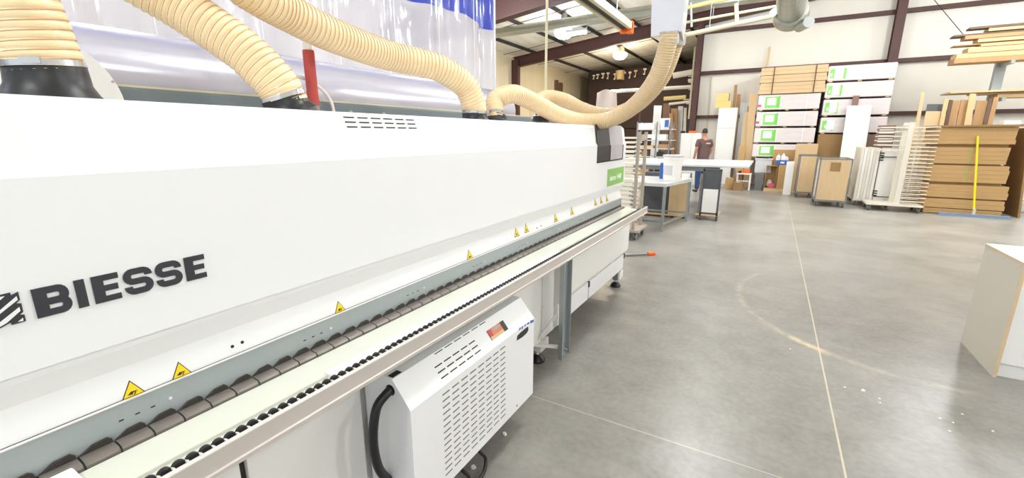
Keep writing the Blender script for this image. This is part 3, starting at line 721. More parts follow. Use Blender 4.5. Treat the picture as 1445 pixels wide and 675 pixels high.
# duct drop wrapped in milky sheet where the two right hoses join
c = atD(947, 46, 3.55); r_ = thing('duct_reducer', 'milky wrapped square duct above the two sagging hoses', 'duct', c)
lx = _rt.to_2d().normalized(); ly = Vector((-lx.y, lx.x))
def rp(a, b): v = lx*a+ly*b; return (c.x+v.x, c.y+v.y)
k_ = c.z
vs = []
for zz, s in ((k_-.015, 1.0), (k_+.35, 1.12), (k_+1.6, 1.1)):
    for a, b in ((-.125, .05), (.03, -.12), (.115, .05), (-.02, .2)): q = rp(a*s, b*s); vs.append((q[0], q[1], zz-(.05 if (a, b) == (.115, .05) and zz < k_+.1 else 0)))
part('duct_skirt', MB().add(vs, [(i*4+j, i*4+(j+1) % 4, (i+1)*4+(j+1) % 4, (i+1)*4+j) for i in range(2) for j in range(4)]+[(3, 2, 1, 0), (8, 9, 10, 11)]), mat('milky_sheet', '#f3f3f4', .3, var=.04, coat=.3), r_)
part('neck', MB().tube([tuple(atD(945, 44, 3.49)), tuple(atD(944, 62, 3.49))], .067, 24), CHROME, r_, True)
part('neck', MB().tube([tuple(atD(955, 48, 3.63)), tuple(atD(953, 64, 3.63))], .067, 24), CHROME, r_, True)

# red taped pipe, white cable, round guard, rounded cover, vinyl curtain
rpz = thing('taped_pipe', 'vertical pipe wrapped in red tape behind the hood', 'pipe', (-1.905, 1.31, 1.60))
p_ = atX(440, 72, -1.905); q_ = atX(443, 152, -1.905)
part('pipe', MB().cyl((-1.905, q_.y, 1.632), (-1.905, q_.y, 2.6), .021, 16), PVC, rpz, True)
part('red_tape', MB().lathe([(.0255, 1.633), (.027, q_.z+.03), (.0255, q_.z+.08), (.026, p_.z-.01), (.0245, p_.z)], -1.905, q_.y, 18), REDTAPE, rpz, True)
solo('white_cable', MB().tube(spline([atX(x, y, -1.935) for x, y in ((385, 100), (415, 106), (440, 116), (458, 130), (468, 146), (472, 165))], 8), .008, 10), PVC, 'thin white cable arching down behind the red taped pipe', 'cable', smooth=True)
# round guard: a disc standing in the machine's length direction
Pa, Pb, Pc = [atX(x, y, -1.93) for x, y in ((105, 62), (146, 94), (175, 138))]
def circ(a, b, c):
    ax, ay, bx, by, cx, cy = a.y, a.z, b.y, b.z, c.y, c.z
    d = 2*(ax*(by-cy)+bx*(cy-ay)+cx*(ay-by))
    ux = ((ax*ax+ay*ay)*(by-cy)+(bx*bx+by*by)*(cy-ay)+(cx*cx+cy*cy)*(ay-by))/d
    uy = ((ax*ax+ay*ay)*(cx-bx)+(bx*bx+by*by)*(ax-cx)+(cx*cx+cy*cy)*(bx-ax))/d
    return ux, uy, math.hypot(ax-ux, ay-uy)
cy_, cz_, cr_ = circ(Pa, Pb, Pc)
gd = thing('round_guard', 'white round guard plate behind the leftmost hose', 'guard', (-1.87, cy_, 1.632))
prof = [(cy_+cr_*math.cos(2*math.pi*k/64), cz_+cr_*math.sin(2*math.pi*k/64)) for k in range(64)]
prof = [(a, max(b, 1.633)) for a, b in prof]
part('plate', MB().prism_x(prof, -1.955, -1.935), WHITE2, gd)
part('screw', MB().cyl((-1.936, Pb.y+.018, Pb.z-.045), (-1.93, Pb.y+.018, Pb.z-.045), .004, 8), STEEL, gd)
# rounded glossy cover behind
cov = thing('rounded_cover', 'long rounded lavender grey glossy cover behind the machine', 'cover', (-2.75, 1.9, 0))
pr = []
for k in range(13):
    a = math.radians(-40+ k*11); pr.append((-2.72+.26*math.cos(a), 1.80+.235*math.sin(a)))
pr += [(-3.0, 2.035), (-3.0, .2), (-2.6, .2)]
part('shell', MB().prism_y(pr, -1.2, 4.3), LAVENDER, cov, True)
# curtain: wavy sheet, clear below a blue band
def sheet(name, z0, z1, ya, yb, m, label, zf=None):
    mb = MB(); n = int((yb-ya)/.02); vs = []
    for i in range(n+1):
        y = ya+(yb-ya)*i/n; x = -3.1+.04*math.sin(y*9)+.012*math.sin(y*21+1)
        zt = zf(y) if zf else z1; zb = z0
        if callable(z0): zb = z0(y)
        vs += [(x, y, zb), (x, y, zt), (x-.003, y, zb), (x-.003, y, zt)]
    fs = []
    for i in range(n):
        o = i*4; fs += [(o, o+4, o+5, o+1), (o+2, o+3, o+7, o+6), (o+1, o+5, o+7, o+3), (o, o+2, o+6, o+4)]
    fs += [(0, 1, 3, 2), (n*4, n*4+2, n*4+3, n*4+1)]
    return mb.add(vs, fs)
cur = thing('strip_curtain', 'clear vinyl curtain with a deep blue upper band behind the machine', 'curtain', (-3.1, 2, .3))
ye = atX(697, 70, -3.1).y
zb = lambda y: 2.815+.03*math.sin(y*5)
part('clear_sheet', sheet('c', .3, 2.8, -1.5, ye, None, '', zf=zb), VINYL, cur, True, 'clear lower part of the curtain')
part('blue_band', sheet('b', zb, 4.2, -1.5, ye, None, '', zf=lambda y: 4.2), VBLUE, cur, True, 'deep blue upper band')
mb = MB(); y_ = -1.2
while y_ < ye: mb.box(-3.05, -3.045, y_, y_+.008, .35, 4.15); y_ += .62
part('welds', mb, POLY, cur)
part('edge_tube', MB().cyl((-3.1, ye+.01, .3), (-3.1, ye+.01, 4.25), .018, 12), POLY, cur, True)
part('curtain_rail', MB().box(-3.13, -3.07, -1.5, ye+.1, 4.2, 4.26), STEEL, cur)
p_ = atY(771, 60, 6.5)
solo('conduit_drop', MB().cyl((p_.x, 6.5, 0), (p_.x, 6.5, roofz(p_.x)-.1), .02, 10), PIPEC, 'thin cream vertical pipe rising behind the sagging hoses', 'pipe', smooth=True)
#BACKGROUND
# ------------------------------------------------------------------ foreground right: white cabinet on the floor
cb = thing('base_cabinet', 'unfinished white base cabinet standing on the open floor at the right edge', 'cabinet', (1.75, 4.13, 0))
part('side_panel', MB().box(1.43, 1.448, 3.84, 4.42, .0, .765), CABSIDE, cb, label='off white side panel')
part('side_panel', MB().box(2.05, 2.068, 3.84, 4.42, .0, .765), CABSIDE, cb)
part('front_panel', MB().box(1.449, 2.049, 3.846, 3.862, .10, .765), MEL, cb)
part('toe_board', MB().box(1.449, 2.049, 3.87, 3.885, .0, .099), MEL, cb)
part('back_panel', MB().box(1.449, 2.049, 4.40, 4.415, .0, .765), MEL, cb)
part('top', MB().box(1.428, 2.07, 3.838, 4.422, .7655, .781), MEL, cb)
part('edge_strip', MB().box(1.4295, 1.4482, 3.8365, 3.8395, 0, .781), TINBOX, cb)
part('edge_strip', MB().box(1.4275, 1.4295, 3.838, 4.422, .7655, .781), TINBOX, cb)
for y_ in (3.87, 4.1, 4.38):
    part('screw', MB().cyl((1.4268, y_, .745), (1.431, y_, .745), .004, 8), TINBOX, cb)
# swept debris: tiny white chips
for i, (px, py) in enumerate(((1312, 546), (1326, 591), (1345, 597), (1340, 609), (1401, 609), (1358, 585), (1241, 563), (1242, 569), (1192, 547), (1115, 493), (712, 614), (668, 661), (1218, 553))):
    c = atZ(px, py, 0); r = .006 if i < 10 else .011; a = i*1.3
    pts = [(c.x+r*math.cos(a+k)*(1+.4*math.sin(k*3)), c.y+r*math.sin(a+k)) for k in (0, 1.1, 2.3, 3.4, 4.9)]
    solo('scrap_chip', MB().prism_z(pts, 0, .003 if i < 10 else .012), MEL, 'tiny white scrap chip lying on the concrete floor', 'scrap', 'scrap chips scattered on the floor')
# floor stick with orange end
a = atZ(872, 361, .02); b = atZ(914, 358.5, .02)
st = thing('pry_pole', 'thin grey pole with an orange end lying on the floor past the machine', 'pole', (b.x, b.y, 0))
part('shaft', MB().cyl(a, b, .014, 10), GREYM, st, True); part('tip', MB().cyl(b, b+(b-a).normalized()*.1, .028, 12), ORANGE, st, True)

# ------------------------------------------------------------------ helpers for the yard of carts and stacks
def caster(parent, x, y, r=.05, m=CASTER, top=None):
    w = part('caster', MB().cyl((x-.016, y, r), (x+.016, y, r), r, 18), m, parent, True)
    part('fork', MB().box(x-.026, x-.02, y-.02, y+.02, r*.8, r*2.3).box(x+.02, x+.026, y-.02, y+.02, r*.8, r*2.3).box(x-.03, x+.03, y-.03, y+.03, r*2.3, (top or r*2.5)), STEEL, w)
def standing_board(name, px0, px1, pytop, Y, m, label, cat='board', zb=0, lean=.25, th=.03, group=None, pxb=None):
    """a board standing on the floor and leaning back; px are its edges at the top"""
    pt = atY(px0, pytop, Y); q = atY(px1, pytop, Y)
    xb0, xb1 = (pt.x, q.x) if pxb is None else (atY(pxb[0], pxb[2], Y-lean).x, atY(pxb[1], pxb[2], Y-lean).x)
    vs = [(xb0, Y-lean, zb), (xb1, Y-lean, zb), (xb1, Y-lean+th, zb), (xb0, Y-lean+th, zb), (pt.x, Y, pt.z), (q.x, Y, q.z), (q.x, Y+th, q.z), (pt.x, Y+th, pt.z)]
    return solo(name, MB().add(vs, [(3, 2, 1, 0), (4, 5, 6, 7), (0, 1, 5, 4), (1, 2, 6, 5), (2, 3, 7, 6), (3, 0, 4, 7)]), m, label, cat, group)
# ------------------------------------------------------------------ wrapped board packs
SY = 14.75
def zt(px, py, Y=SY): return atY(px, py, Y).z
def pack(x0, x1, z0, z1, y0, y1, label, labels, group, split=None):
    t = thing('board_pack', label, 'pack', ((x0+x1)/2, (y0+y1)/2, z0), group)
    part('wrapping', MB().box(x0, x1, y0, y1, z0, z1, bev=.02), PACK, t)
    for (a, b, c, d, m) in labels:
        part('label', MB().box(x0+(x1-x0)*a, x0+(x1-x0)*b, y0-(.004 if m is LIME else .009 if m is LABW else .006), y0-.0005, z0+(z1-z0)*c, z0+(z1-z0)*d), m, t)
    mb = MB()
    for f in ((.38, .8) if split is None else split):
        xx = x0+(x1-x0)*f; mb.box(xx-.008, xx+.008, y0-.006, y0-.001, z0, z1)
    part('strap', mb, LABW, t)
    sp = MB()
    for f in (.06, .5, .94): sp.box(x0+(x1-x0)*f-.04, x0+(x1-x0)*f+.04, y0+.02, y1-.02, z0-.028, z0-.001)
    part('bearer', sp, PINE, t)
    return t
x0 = atY(1067, 168, SY).x; x1 = atY(1153.5, 168, SY).x
rows = [(134.5, 155.5), (158.5, 178.5), (181, 201), (203.5, 221)]
nm = ('top white wrapped board pack of the left stack, under the kraft bundle', 'second white wrapped pack from the top in the left stack',
      'third white wrapped pack from the top in the left stack', 'bottom white wrapped pack of the left stack, behind the cardboard boxes')
for i, (a, b) in enumerate(rows):
    L_ = [(.12, .34, .12, .86, LIME), (.15, .30, .3, .78, LABW), (.335, .365, .1, .9, LIME)]
    if i < 2: L_.append((.0, .06, .2, .35, PINK))
    pack(x0, x1, zt(1067, b), zt(1067, a), SY, 16.05, nm[i], L_, 'wrapped packs in the left stack')
kb = thing('kraft_bundle', 'strapped bundle of tan raw boards on top of the left pack stack', 'bundle', ((x0+x1)/2, 15.4, zt(1070, 134.5)))
zz0 = zt(1070, 134)+.01; zz1 = zt(1079, 96); n_ = 7
for k in range(n_):
    a = zz0+(zz1-zz0)*k/n_; b = zz0+(zz1-zz0)*(k+1)/n_-.006
    o = (k*37 % 5)*.008
    part('board_layer', MB().box(x0-.03+o, x1+.08-o, SY-.04+o, 16.1, a, b), BOARDK, kb)
mb = MB()
for f in (.2, .86): part('strap', MB().box(x0+(x1-x0)*f, x0+(x1-x0)*f+.02, SY-.055, SY-.045, zz0, zz1), INK, kb)
solo('tall_stick', MB().bar(atY(1081, 97, 16.2), atY(1086, 66, 16.2), .05, .03), PINE, 'tall thin wooden stick poking up behind the kraft bundle', 'stick')
X0 = atY(1163, 140, SY).x; X1 = atY(1261, 125, SY).x
rows2 = [(94, 115), (117.5, 138.5), (141, 163), (166, 187.5)]
nm = ('top white wrapped pack of the right stack, near the upper girt', 'second white wrapped pack from the top in the right stack', 'third white wrapped pack from the top in the right stack', 'bottom white wrapped pack of the right stack, above the brown kraft block')
for i, (a, b) in enumerate(rows2):
    s_ = i*.01
    L_ = [(.03, .1, .2, .8, LIME), (.04+s_, .07+s_, .3, .5, LABW), (.24-.02*i, .275-.02*i, .12, .82, LIME), (.1, .22, .2, .8, LABW)]
    pack(X0, X1, zt(1163, b), zt(1163, a), SY, 16.05, nm[i], L_, 'wrapped packs in the right stack', (.52,))
zb_ = zt(1163, 189.5)
solo('kraft_block', MB().box(X0, atY(1192, 200, SY).x, SY, 16.05, .1, zb_, bev=.01), KRAFT2, 'brown kraft wrapped block under the right pack stack', 'block')
solo('kraft_block', MB().box(atY(1194, 200, SY).x, X1, SY+.02, 16.05, .1, zb_, bev=.01), BROWNP, 'brown block under the right pack stack, behind the drying rack', 'block')
solo('gap_shade', MB().box(x1+.0, X0+.0, 16.12, 16.15, 0, zt(1163, 100)), DARK, 'dark sheet painted as the shade between the two pack stacks', 'post')  # thin dark sheet over the wall, standing in for the gap's shade
solo('kraft_block', MB().box(x0+.45, x1, SY+.03, 16.05, .1, zt(1067, 222.5), bev=.01), KRAFT, 'kraft block beneath the left pack stack', 'block')
# ------------------------------------------------------------------ things in front of the left stack
Yb = 14.5
def rect(px0, py0, px1, py1, Y): a = atY(px0, py1, Y); b = atY(px1, py0, Y); c = atY(px1, py1, Y); return a.x, c.x, a.z, b.z
a = rect(1063, 245, 1076, 267, 14.55)
tb = thing('waste_bin', 'narrow grey waste bin standing below the wrapped packs', 'bin', ((a[0]+a[1])/2, 14.6, 0))
cx_ = (a[0]+a[1])/2; wv = (a[1]-a[0])/2; zt_ = a[3]
vs = [(cx_+sx*wv*s_, 14.65+sy*.15*s_, z) for z, s_ in ((0, .8), (zt_, 1)) for sx, sy in ((-1, -1), (1, -1), (1, 1), (-1, 1))]
part('bin_body', MB().add(vs, [(3, 2, 1, 0), (0, 1, 5, 4), (1, 2, 6, 5), (2, 3, 7, 6), (3, 0, 4, 7), (4, 5, 6, 7)]), GREYM, tb)
part('rim', MB().box(cx_-wv*1.06, cx_+wv*1.06, 14.49, 14.81, zt_-.02, zt_+.01, bev=.005), GREYM, tb)
a = rect(1063, 224, 1089, 243.5, 14.6)
tt = thing('storage_tote', 'milky plastic tote resting on the grey waste bin and a carton', 'tote', ((a[0]+a[1])/2, 14.8, zt_+.012))
part('tub', MB().box(a[0]+.02, a[1]-.02, 14.6, 15.0-.3, zt_+.012, a[3]-.04, bev=.02), CLEARBIN, tt)
part('lid', MB().box(a[0], a[1], 14.58, 14.73, a[3]-.04, a[3], bev=.01), CLEARBIN, tt)
def carton(px0, py0, px1, py1, Y, d, label, m=KRAFT, z0=None, openf=False, group=None):
    x0, x1, zz, z1 = rect(px0, py0, px1, py1, Y); z0 = zz if z0 is None else z0
    t = thing('cardboard_box', label, 'box', ((x0+x1)/2, Y+d/2, z0), group)
    if openf:
        w = .012
        part('box_shell', MB().box(x0, x0+w, Y, Y+d, z0, z1).box(x1-w, x1, Y, Y+d, z0, z1).box(x0+w, x1-w, Y+d-w, Y+d, z0, z1).box(x0+w, x1-w, Y, Y+d, z0, z0+w).box(x0+w, x1-w, Y, Y+d, z1-w, z1), m, t)
    else:
        part('box_shell', MB().box(x0, x1, Y, Y+d, z0, z1, bev=.006), m, t)
        part('tape', MB().box((x0+x1)/2-.025, (x0+x1)/2+.025, Y-.003, Y+d, z1, z1+.002), CLAMPW, t)
    return t, (x0, x1, z0, z1)
pal = rect(1077, 265.5, 1109, 269, 14.35)
solo('low_pallet', MB().box(pal[0], pal[1], 14.35, 14.95, .05, .085).box(pal[0], pal[1], 14.35, 14.42, 0, .05).box(pal[0], pal[1], 14.88, 14.95, 0, .05), PINE, 'low wooden pallet under the open carton', 'pallet')
t_, bx = carton(1078, 234, 1094, 264.5, 14.38, .35, 'open fronted cardboard box holding rags', KRAFT, .086, True)
solo('white_rags', MB().lathe([(.04, bx[2]+.013), (.08, bx[2]+.05), (.085, bx[2]+.13), (.05, bx[2]+.2), (.02, bx[2]+.23)], bx[0]+.11, 14.6, 12), CLOTH, 'crumpled white rags inside the open carton', 'rags', smooth=True)
c = rect(1084, 256, 1093, 263.5, 14.36)
solo('pink_rag', MB().box(c[0], c[1]-.01, 14.40, 14.46, bx[2]+.013, bx[2]+.14, bev=.02), PINK, 'folded pink rag at the mouth of the open carton', 'rag')
t_, bx = carton(1095, 233, 1108, 265, 14.38, .3, 'tall plain cardboard box under the blue tray', KRAFT, .086)
t2, b2 = carton(1089, 211.5, 1121, 233, 14.9-.2, .04, 'large flat cardboard box standing behind the blue tray', KRAFT, None)
cc = rect(1095, 226, 1112, 232.7, 14.38)
bt = thing('blue_tray', 'blue and white printed tray on the tall cardboard box', 'tray', ((cc[0]+cc[1])/2, 14.5, bx[3]+.003))
part('tray_body', MB().box(cc[0], cc[1], 14.38, 14.62, bx[3]+.003, bx[3]+.12, bev=.004), BLUE, bt)
part('print', MB().box(cc[0]+.1, cc[1]-.09, 14.375, 14.379, bx[3]+.04, bx[3]+.085), LABW, bt)
for i, (px, h) in enumerate(((1098, .17), (1105, .2), (1109.5, .12))):
    c = atY(px, 226, 14.5); z = bx[3]+.124
    bo = thing('bottle', ('short rounded', 'tall slim', 'small squat')[i]+' pale bottle standing on the blue tray', 'bottle', (c.x, 14.5, z), 'bottles on the blue tray')
    part('bottle_body', MB().lathe([(.05, z), (.055, z+h*.1), (.052, z+h*.6), (.02, z+h*.8), (.018, z+h*.88)], c.x, 14.5, 14), MEL, bo, True)
    part('cap', MB().lathe([(.02, z+h*.88), (.02, z+h)], c.x, 14.5, 10), PINK if i == 2 else LTGREY, bo, True)
t_, bx = carton(1122, 203, 1153, 218, 14.45, .1, 'wide tan cardboard panel box behind the carts', BOARDK, 0)
# orange tool on white stool, brown box below
st_ = rect(1035, 245, 1058, 268.5, 14.4)
sl_ = thing('step_stool', 'small white stool with an orange tool on top near the boxes', 'stool', ((st_[0]+st_[1])/2, 14.5, 0))
part('seat', MB().box(st_[0]+.03, st_[1], 14.4, 14.64, st_[3]-.04, st_[3], bev=.01), MEL, sl_)
for xx in (st_[0]+.06, st_[1]-.03):
    for yy in (14.43, 14.61): part('leg', MB().bar((xx, yy, 0), (xx, yy, st_[3]-.04), .04, .04), MEL, sl_)
part('stretcher', MB().box(st_[0]+.08, st_[1]-.05, 14.42, 14.44, st_[3]*.5, st_[3]*.5+.03), MEL, sl_)
c = rect(1046, 239, 1058, 245, 14.45)
og = thing('nail_gun', 'orange power tool lying on the white stool', 'tool', ((c[0]+c[1])/2, 14.5, st_[3]+.001))
part('tool_body', MB().box(c[0], c[1], 14.45, 14.55, st_[3]+.002, st_[3]+.1, bev=.02), ORANGE, og); part('handle', MB().box(c[0]-.08, c[0]+.02, 14.47, 14.53, st_[3]+.002, st_[3]+.06, bev=.01), INK, og)
carton(1033.5, 258, 1047, 269, 14.1, .2, 'small brown cardboard box on the floor before the stool', KRAFT2, 0)
carton(1022, 252, 1033, 269, 14.3, .35, 'brown cardboard box beside the small stool box', KRAFT, 0)
# ------------------------------------------------------------------ panel carts
def panel_cart(label, X0, X1, Y0, Y1, z1, face, group=None, sheet=False, n=5, side=MEL):
    t = thing('panel_cart', label, 'cart', ((X0+X1)/2, (Y0+Y1)/2, 0), group); r = .045
    part('deck', MB().box(X0-.01, X1+.01, Y0-.01, Y1+.01, .115, .15, bev=.004), GREYM, t)
    for x in (X0+.04, X1-.04):
        for y in (Y0+.05, Y1-.05): caster(t, x, y, r, CASTER, .115)
    mb = MB()
    for (a, b) in ((X0-.008, Y0-.008), (X1-.017, Y0-.008), (X0-.008, Y1-.017), (X1-.017, Y1-.017)): mb.box(a, a+.025, b, b+.025, .15, z1)
    mb.box(X0, X1, Y0-.008, Y0+.017, z1-.025, z1); mb.box(X0, X1, Y1-.017, Y1+.008, z1-.025, z1)
    mb.box(X0-.008, X0+.017, Y0, Y1, z1-.025, z1); mb.box(X1-.017, X1+.008, Y0, Y1, z1-.025, z1)
    part('frame', mb, GREYM, t)
    part('end_panel', MB().box(X0+.022, X1-.022, Y0+.0, Y0+.015, .152, z1-.03), face, t)
    part('back_panel', MB().box(X0+.022, X1-.022, Y1-.03, Y1-.015, .152, z1-.03), face, t)
    for k in range(n):
        xx = X0+.03+(X1-X0-.08)*k/(n-1); part('stored_panel', MB().box(xx, xx+.018, Y0+.025, Y1-.04, .152, z1-.06-.015*(k % 3)), side, t)
    if sheet: part('paper', MB().box(X0+.17*(X1-X0)/.5, X0+.33*(X1-X0)/.5, Y0-.006, Y0-.0005, z1-.27, z1-.08), KRAFT2, t, label='brown paper sheet on the end panel')
    return t
c0 = atZ(1150, 291, 0); c1 = atZ(1183, 292, 0)
zc = atY(1170, 224, 11.85).z
cartb = panel_cart('plywood ended panel cart with a brown paper sheet on its end', c0.x-.03, c1.x+.1, 11.85, 12.75, zc, PLY, 'panel carts before the packs', True)
ca = rect(1121, 219, 1138, 279, 13.3)
panel_cart('dark edged panel cart standing behind the plywood ended one', ca[0], ca[1]+.12, 13.3, 14.0, ca[3], PLY, 'panel carts before the packs', False, 4, LTGREY)
fp = rect(1108.5, 228, 1120, 270, 13.9)
standing_board('loose_sheet', 1110.5, 1121.5, 228, 13.9, MEL, 'white panel leaning at the left side of the rear cart', 'panel', lean=.1, th=.05)
# tall white panel leaning on the right stack
p0 = atY(1196, 149, 14.6); p1 = atY(1230.5, 149, 14.6)
solo('tall_white_panel', MB().add([(p0.x, 14.2, 0), (p1.x, 14.2, 0), (p1.x, 14.24, 0), (p0.x, 14.24, 0), (p0.x, 14.6, p0.z), (p1.x, 14.6, p1.z), (p1.x, 14.64, p1.z), (p0.x, 14.64, p0.z)],
     [(3, 2, 1, 0), (4, 5, 6, 7), (0, 1, 5, 4), (1, 2, 6, 5), (2, 3, 7, 6), (3, 0, 4, 7)]), MEL, 'tall plain white panel leaning on the right pack stack', 'panel')
q = atY(1206, 148, 14.66)
solo('brown_board', MB().box(q.x-.06, q.x+.07, 14.66, 14.7, 0, atY(1206, 135, 14.66).z), BROWNP, 'brown board end rising above the tall white panel', 'board')
# slatted brown panel
a = rect(1231, 177, 1256, 222, 14.0)
sp_ = thing('slatted_panel', 'brown panel with pale slats between the tall white panel and the rack', 'panel', ((a[0]+a[1])/2, 14, 0))
part('panel', MB().box(a[0], a[1], 14.0, 14.03, 0, a[3]), BROWNP, sp_)
for k in range(6): part('slat', MB().box(a[0]+.04, a[1]-.02, 13.97, 13.999, a[3]-.12-.07*k, a[3]-.095-.07*k), CLAMPW, sp_)
carton(1191, 253, 1203, 277, 13.4, .4, 'small brown box on the floor behind the plywood ended cart', KRAFT2, 0)
# white panel dolly beside the rack
d0 = rect(1203, 209, 1258, 285, 12.35); d1 = d0[0]+.05
wd = thing('door_dolly', 'dolly loaded with white cabinet doors on edge beside the drying rack', 'dolly', ((d0[0]+d0[1])/2, 12.6, 0))
part('deck', MB().box(d0[0], d0[1], 12.40, 13.3, .115, .15), CREAMRACK, wd)
for xx in (d0[0]+.06, d0[1]-.06):
    for yy in (12.46, 13.2): caster(wd, xx, yy, .05, CASTER, .115)
zt1 = d0[3]
for k in range(6):
    xx = d0[0]+.01+.055*k; part('cabinet_door', MB().box(xx, xx+.0505, 12.42, 13.25, .151, zt1-.01*(k % 2)), MEL if k % 2 else CREAMRACK, wd)
xx = d0[0]+.36
part('cabinet_door', MB().box(xx, d0[1], 12.42, 12.44, .151, zt1), MEL, wd)
part('cabinet_door', MB().box(xx, d0[1]-.02, 12.46, 12.48, .151, zt1-.02), CREAMRACK, wd)
mb = MB()
for k in range(4): mb.box(xx-.03, xx+.05, 12.405, 12.418, zt1-.1-.05*k, zt1-.125-.05*k)
mb.box(xx, xx+.34, 12.405, 12.418, zt1-.2, zt1-.185)
for k in range(3): mb.box(xx-.03, xx+.05, 12.405, 12.418, .26+.05*k, .235+.05*k)
mb.box(xx, xx+.3, 12.405, 12.418, .22, .235)
part('clips', mb, INK, wd)
# drying rack
def drying_rack(label, cx, Y, w, z0, z1, arms_r, arms_l, Lr, Ll, m, armm, depth=.55, group=None, th=.019):
    t = thing('drying_rack', label, 'rack', (cx, Y+depth/2, 0), group)
    part('platform', MB().box(cx-w[0], cx+w[1], Y-.03, Y+depth+.03, .12, .155, bev=.004), m, t)
    for xx in (cx-w[0]+.06, cx+w[1]-.06):
        for yy in (Y+.03, Y+depth-.03): caster(t, xx, yy, .05, CASTER, .12)
    for yy in (Y+.02, Y+depth-.06):
        part('upright', MB().box(cx-(.045 if th < .025 else .022), cx+(.045 if th < .025 else .022), yy, yy+.04, .156, z1, bev=.003), m, t)
    part('top_tie', MB().box(cx-.03, cx+.03, Y+.06, Y+depth-.06, z1-.12, z1-.04), m, t)
    for side, n, L_, za, zb2 in ((1, arms_r, Lr, z0, z1-.1), (-1, arms_l[0], Ll, arms_l[1], z1-.1)):
        for k in range(n):
            z = za+(zb2-za)*k/max(1, n-1)
            for yy in (Y+.0, Y+depth-.085):
                xa_ = cx+side*.046; xb_ = cx+side*(L_*(1-.0*k))
                part('arm', MB().box(xa_, xb_, yy, yy+.022, z, z+th), armm, t)
            if side == 1 and k % 2 == 0 and L_ > .6: part('tie_rod', MB().box(cx+L_-.03, cx+L_-.012, Y+.022, Y+depth-.085, z, z+.012), armm, t)
    return t
pc = atZ(1262, 298, 0); py_ = 11.75
pxm = atY(1266, 284, py_).x
drying_rack('cream drying rack on casters with many long arms before the kraft stack', pxm, py_, (.50, .42), .22, atY(1283, 173, py_).z, 20, (6, 1.25), atY(1325, 195, py_).x-pxm, .48, CREAMRACK, CREAMRACK)
# second rack just past the machine end
pz = atY(903, 186, 6.5)
drying_rack('armed drying rack standing just past the machine end', pz.x-.02, 6.5, (.4, .1), .3, 1.60, 1, (18, .36), .06, .36, mat('weathered_wood', '#a89c8e', .7, var=.1), CLAMPW, .5, th=.026)
# ------------------------------------------------------------------ kraft stack
KY = 11.9
lay = [(179.5, 203.5, 1325, 1436), (208, 231.5, 1321, 1424), (234, 258, 1317, 1424), (262, 280.5, 1311, 1424), (282.5, 295.5, 1311, 1419), (296.5, 304, 1311, 1415)]
words = ('top', 'second', 'third', 'fourth', 'fifth', 'lowest')
zprev = None
XL = atY(1314, 240, KY).x
for i, (a, b, l, r) in enumerate(lay):
    z1 = atY(1370, a, KY).z; z0 = max(0, atY(1370, b, KY).z); xr = atY(r, (a+b)/2, KY).x
    t = thing('cardboard_bale', words[i]+' bale of flat kraft cardboard in the stack behind the yellow broom', 'cardboard', ((XL+xr)/2, KY+.5, z0), 'flat cardboard bales behind the broom')
    n_ = 4 if i < 4 else 2
    for k in range(n_):
        za = z0+(z1-z0)*k/n_; zb2 = z0+(z1-z0)*(k+1)/n_-.0012; o = ((k*7+i*3) % 4)*.004
        part('cardboard_layer', MB().box(XL+o, xr-o, KY+o, KY+1.0, za, zb2), KRAFT, t)
    if i in (1, 2): part('strap', MB().box(atY(1367, 230, KY).x-.006, atY(1367, 230, KY).x+.006, KY-.004, KY-.0005, z0, z1), GREEN, t)
    if i < 5: part('spacer', MB().box(XL+.05, xr-.06, KY+.06, KY+.98, max(0, atY(1370, lay[i+1][0], KY).z)+.001, z0-.001), KRAFT2, t)
ztop = atY(1370, 179.5, KY).z+.004
solo('cover_sheet', MB().add([(XL-.12, KY+.5, ztop), (XL+.02, KY-.06, ztop), (atY(1442, 178, KY).x, KY-.08, ztop), (atY(1442, 178, KY).x+.05, KY+1.05, ztop), (XL-.1, KY+1.05, ztop)]+
     [(XL-.12, KY+.5, ztop+.03), (XL+.02, KY-.06, ztop+.03), (atY(1442, 178, KY).x, KY-.08, ztop+.04), (atY(1442, 178, KY).x+.05, KY+1.05, ztop+.04), (XL-.1, KY+1.05, ztop+.03)],
     [(4, 3, 2, 1, 0), (5, 6, 7, 8, 9)]+[(i, (i+1) % 5, (i+1) % 5+5, i+5) for i in range(5)]), KRAFT2, 'wide kraft cover sheet lying on top of the cardboard stack', 'sheet')
a = atZ(1421, 304, 0); b = atY(1441, 181, 12.35)
solo('leaning_panel', MB().bar((a.x+.06, 12.5, .0), (b.x+.03, 12.5, b.z), .035, .9, (0, 1, 0)), KRAFT2, 'brown panel leaning against the right end of the cardboard stack', 'panel')
solo('white_block', MB().box(atY(1417, 172, 12.3).x, atY(1441, 172, 12.3).x, 12.3, 12.5, ztop+.042, ztop+.12, bev=.004), MEL, 'small white block on top of the cardboard stack', 'block')
# broom
hb = atZ(1375, 306, .03); ht = atY(1380.5, 192, KY-.06)
bro = thing('push_broom', 'push broom with a bright yellow handle and wide grey bristle head', 'broom', (hb.x, 11.75, 0))
part('handle', MB().cyl((hb.x+.02, 11.74, .09), (ht.x, KY-.04, ht.z), .017, 14), BROOMY, bro, True, 'bright yellow handle')
part('ferrule', MB().cyl((hb.x+.02, 11.74, .055), (hb.x+.021, 11.743, .16), .022, 12), LTGREY, bro, True)
xl_ = atY(1323, 303, 11.75).x; xr_ = atY(1425, 306, 11.75).x
part('head', MB().box(xl_, xr_, 11.71, 11.775, .03, .058, bev=.004), BROOMB, bro)
part('bristles', MB().box(xl_-.01, xr_+.01, 11.695, 11.785, .0, .03), BROOMB, bro)
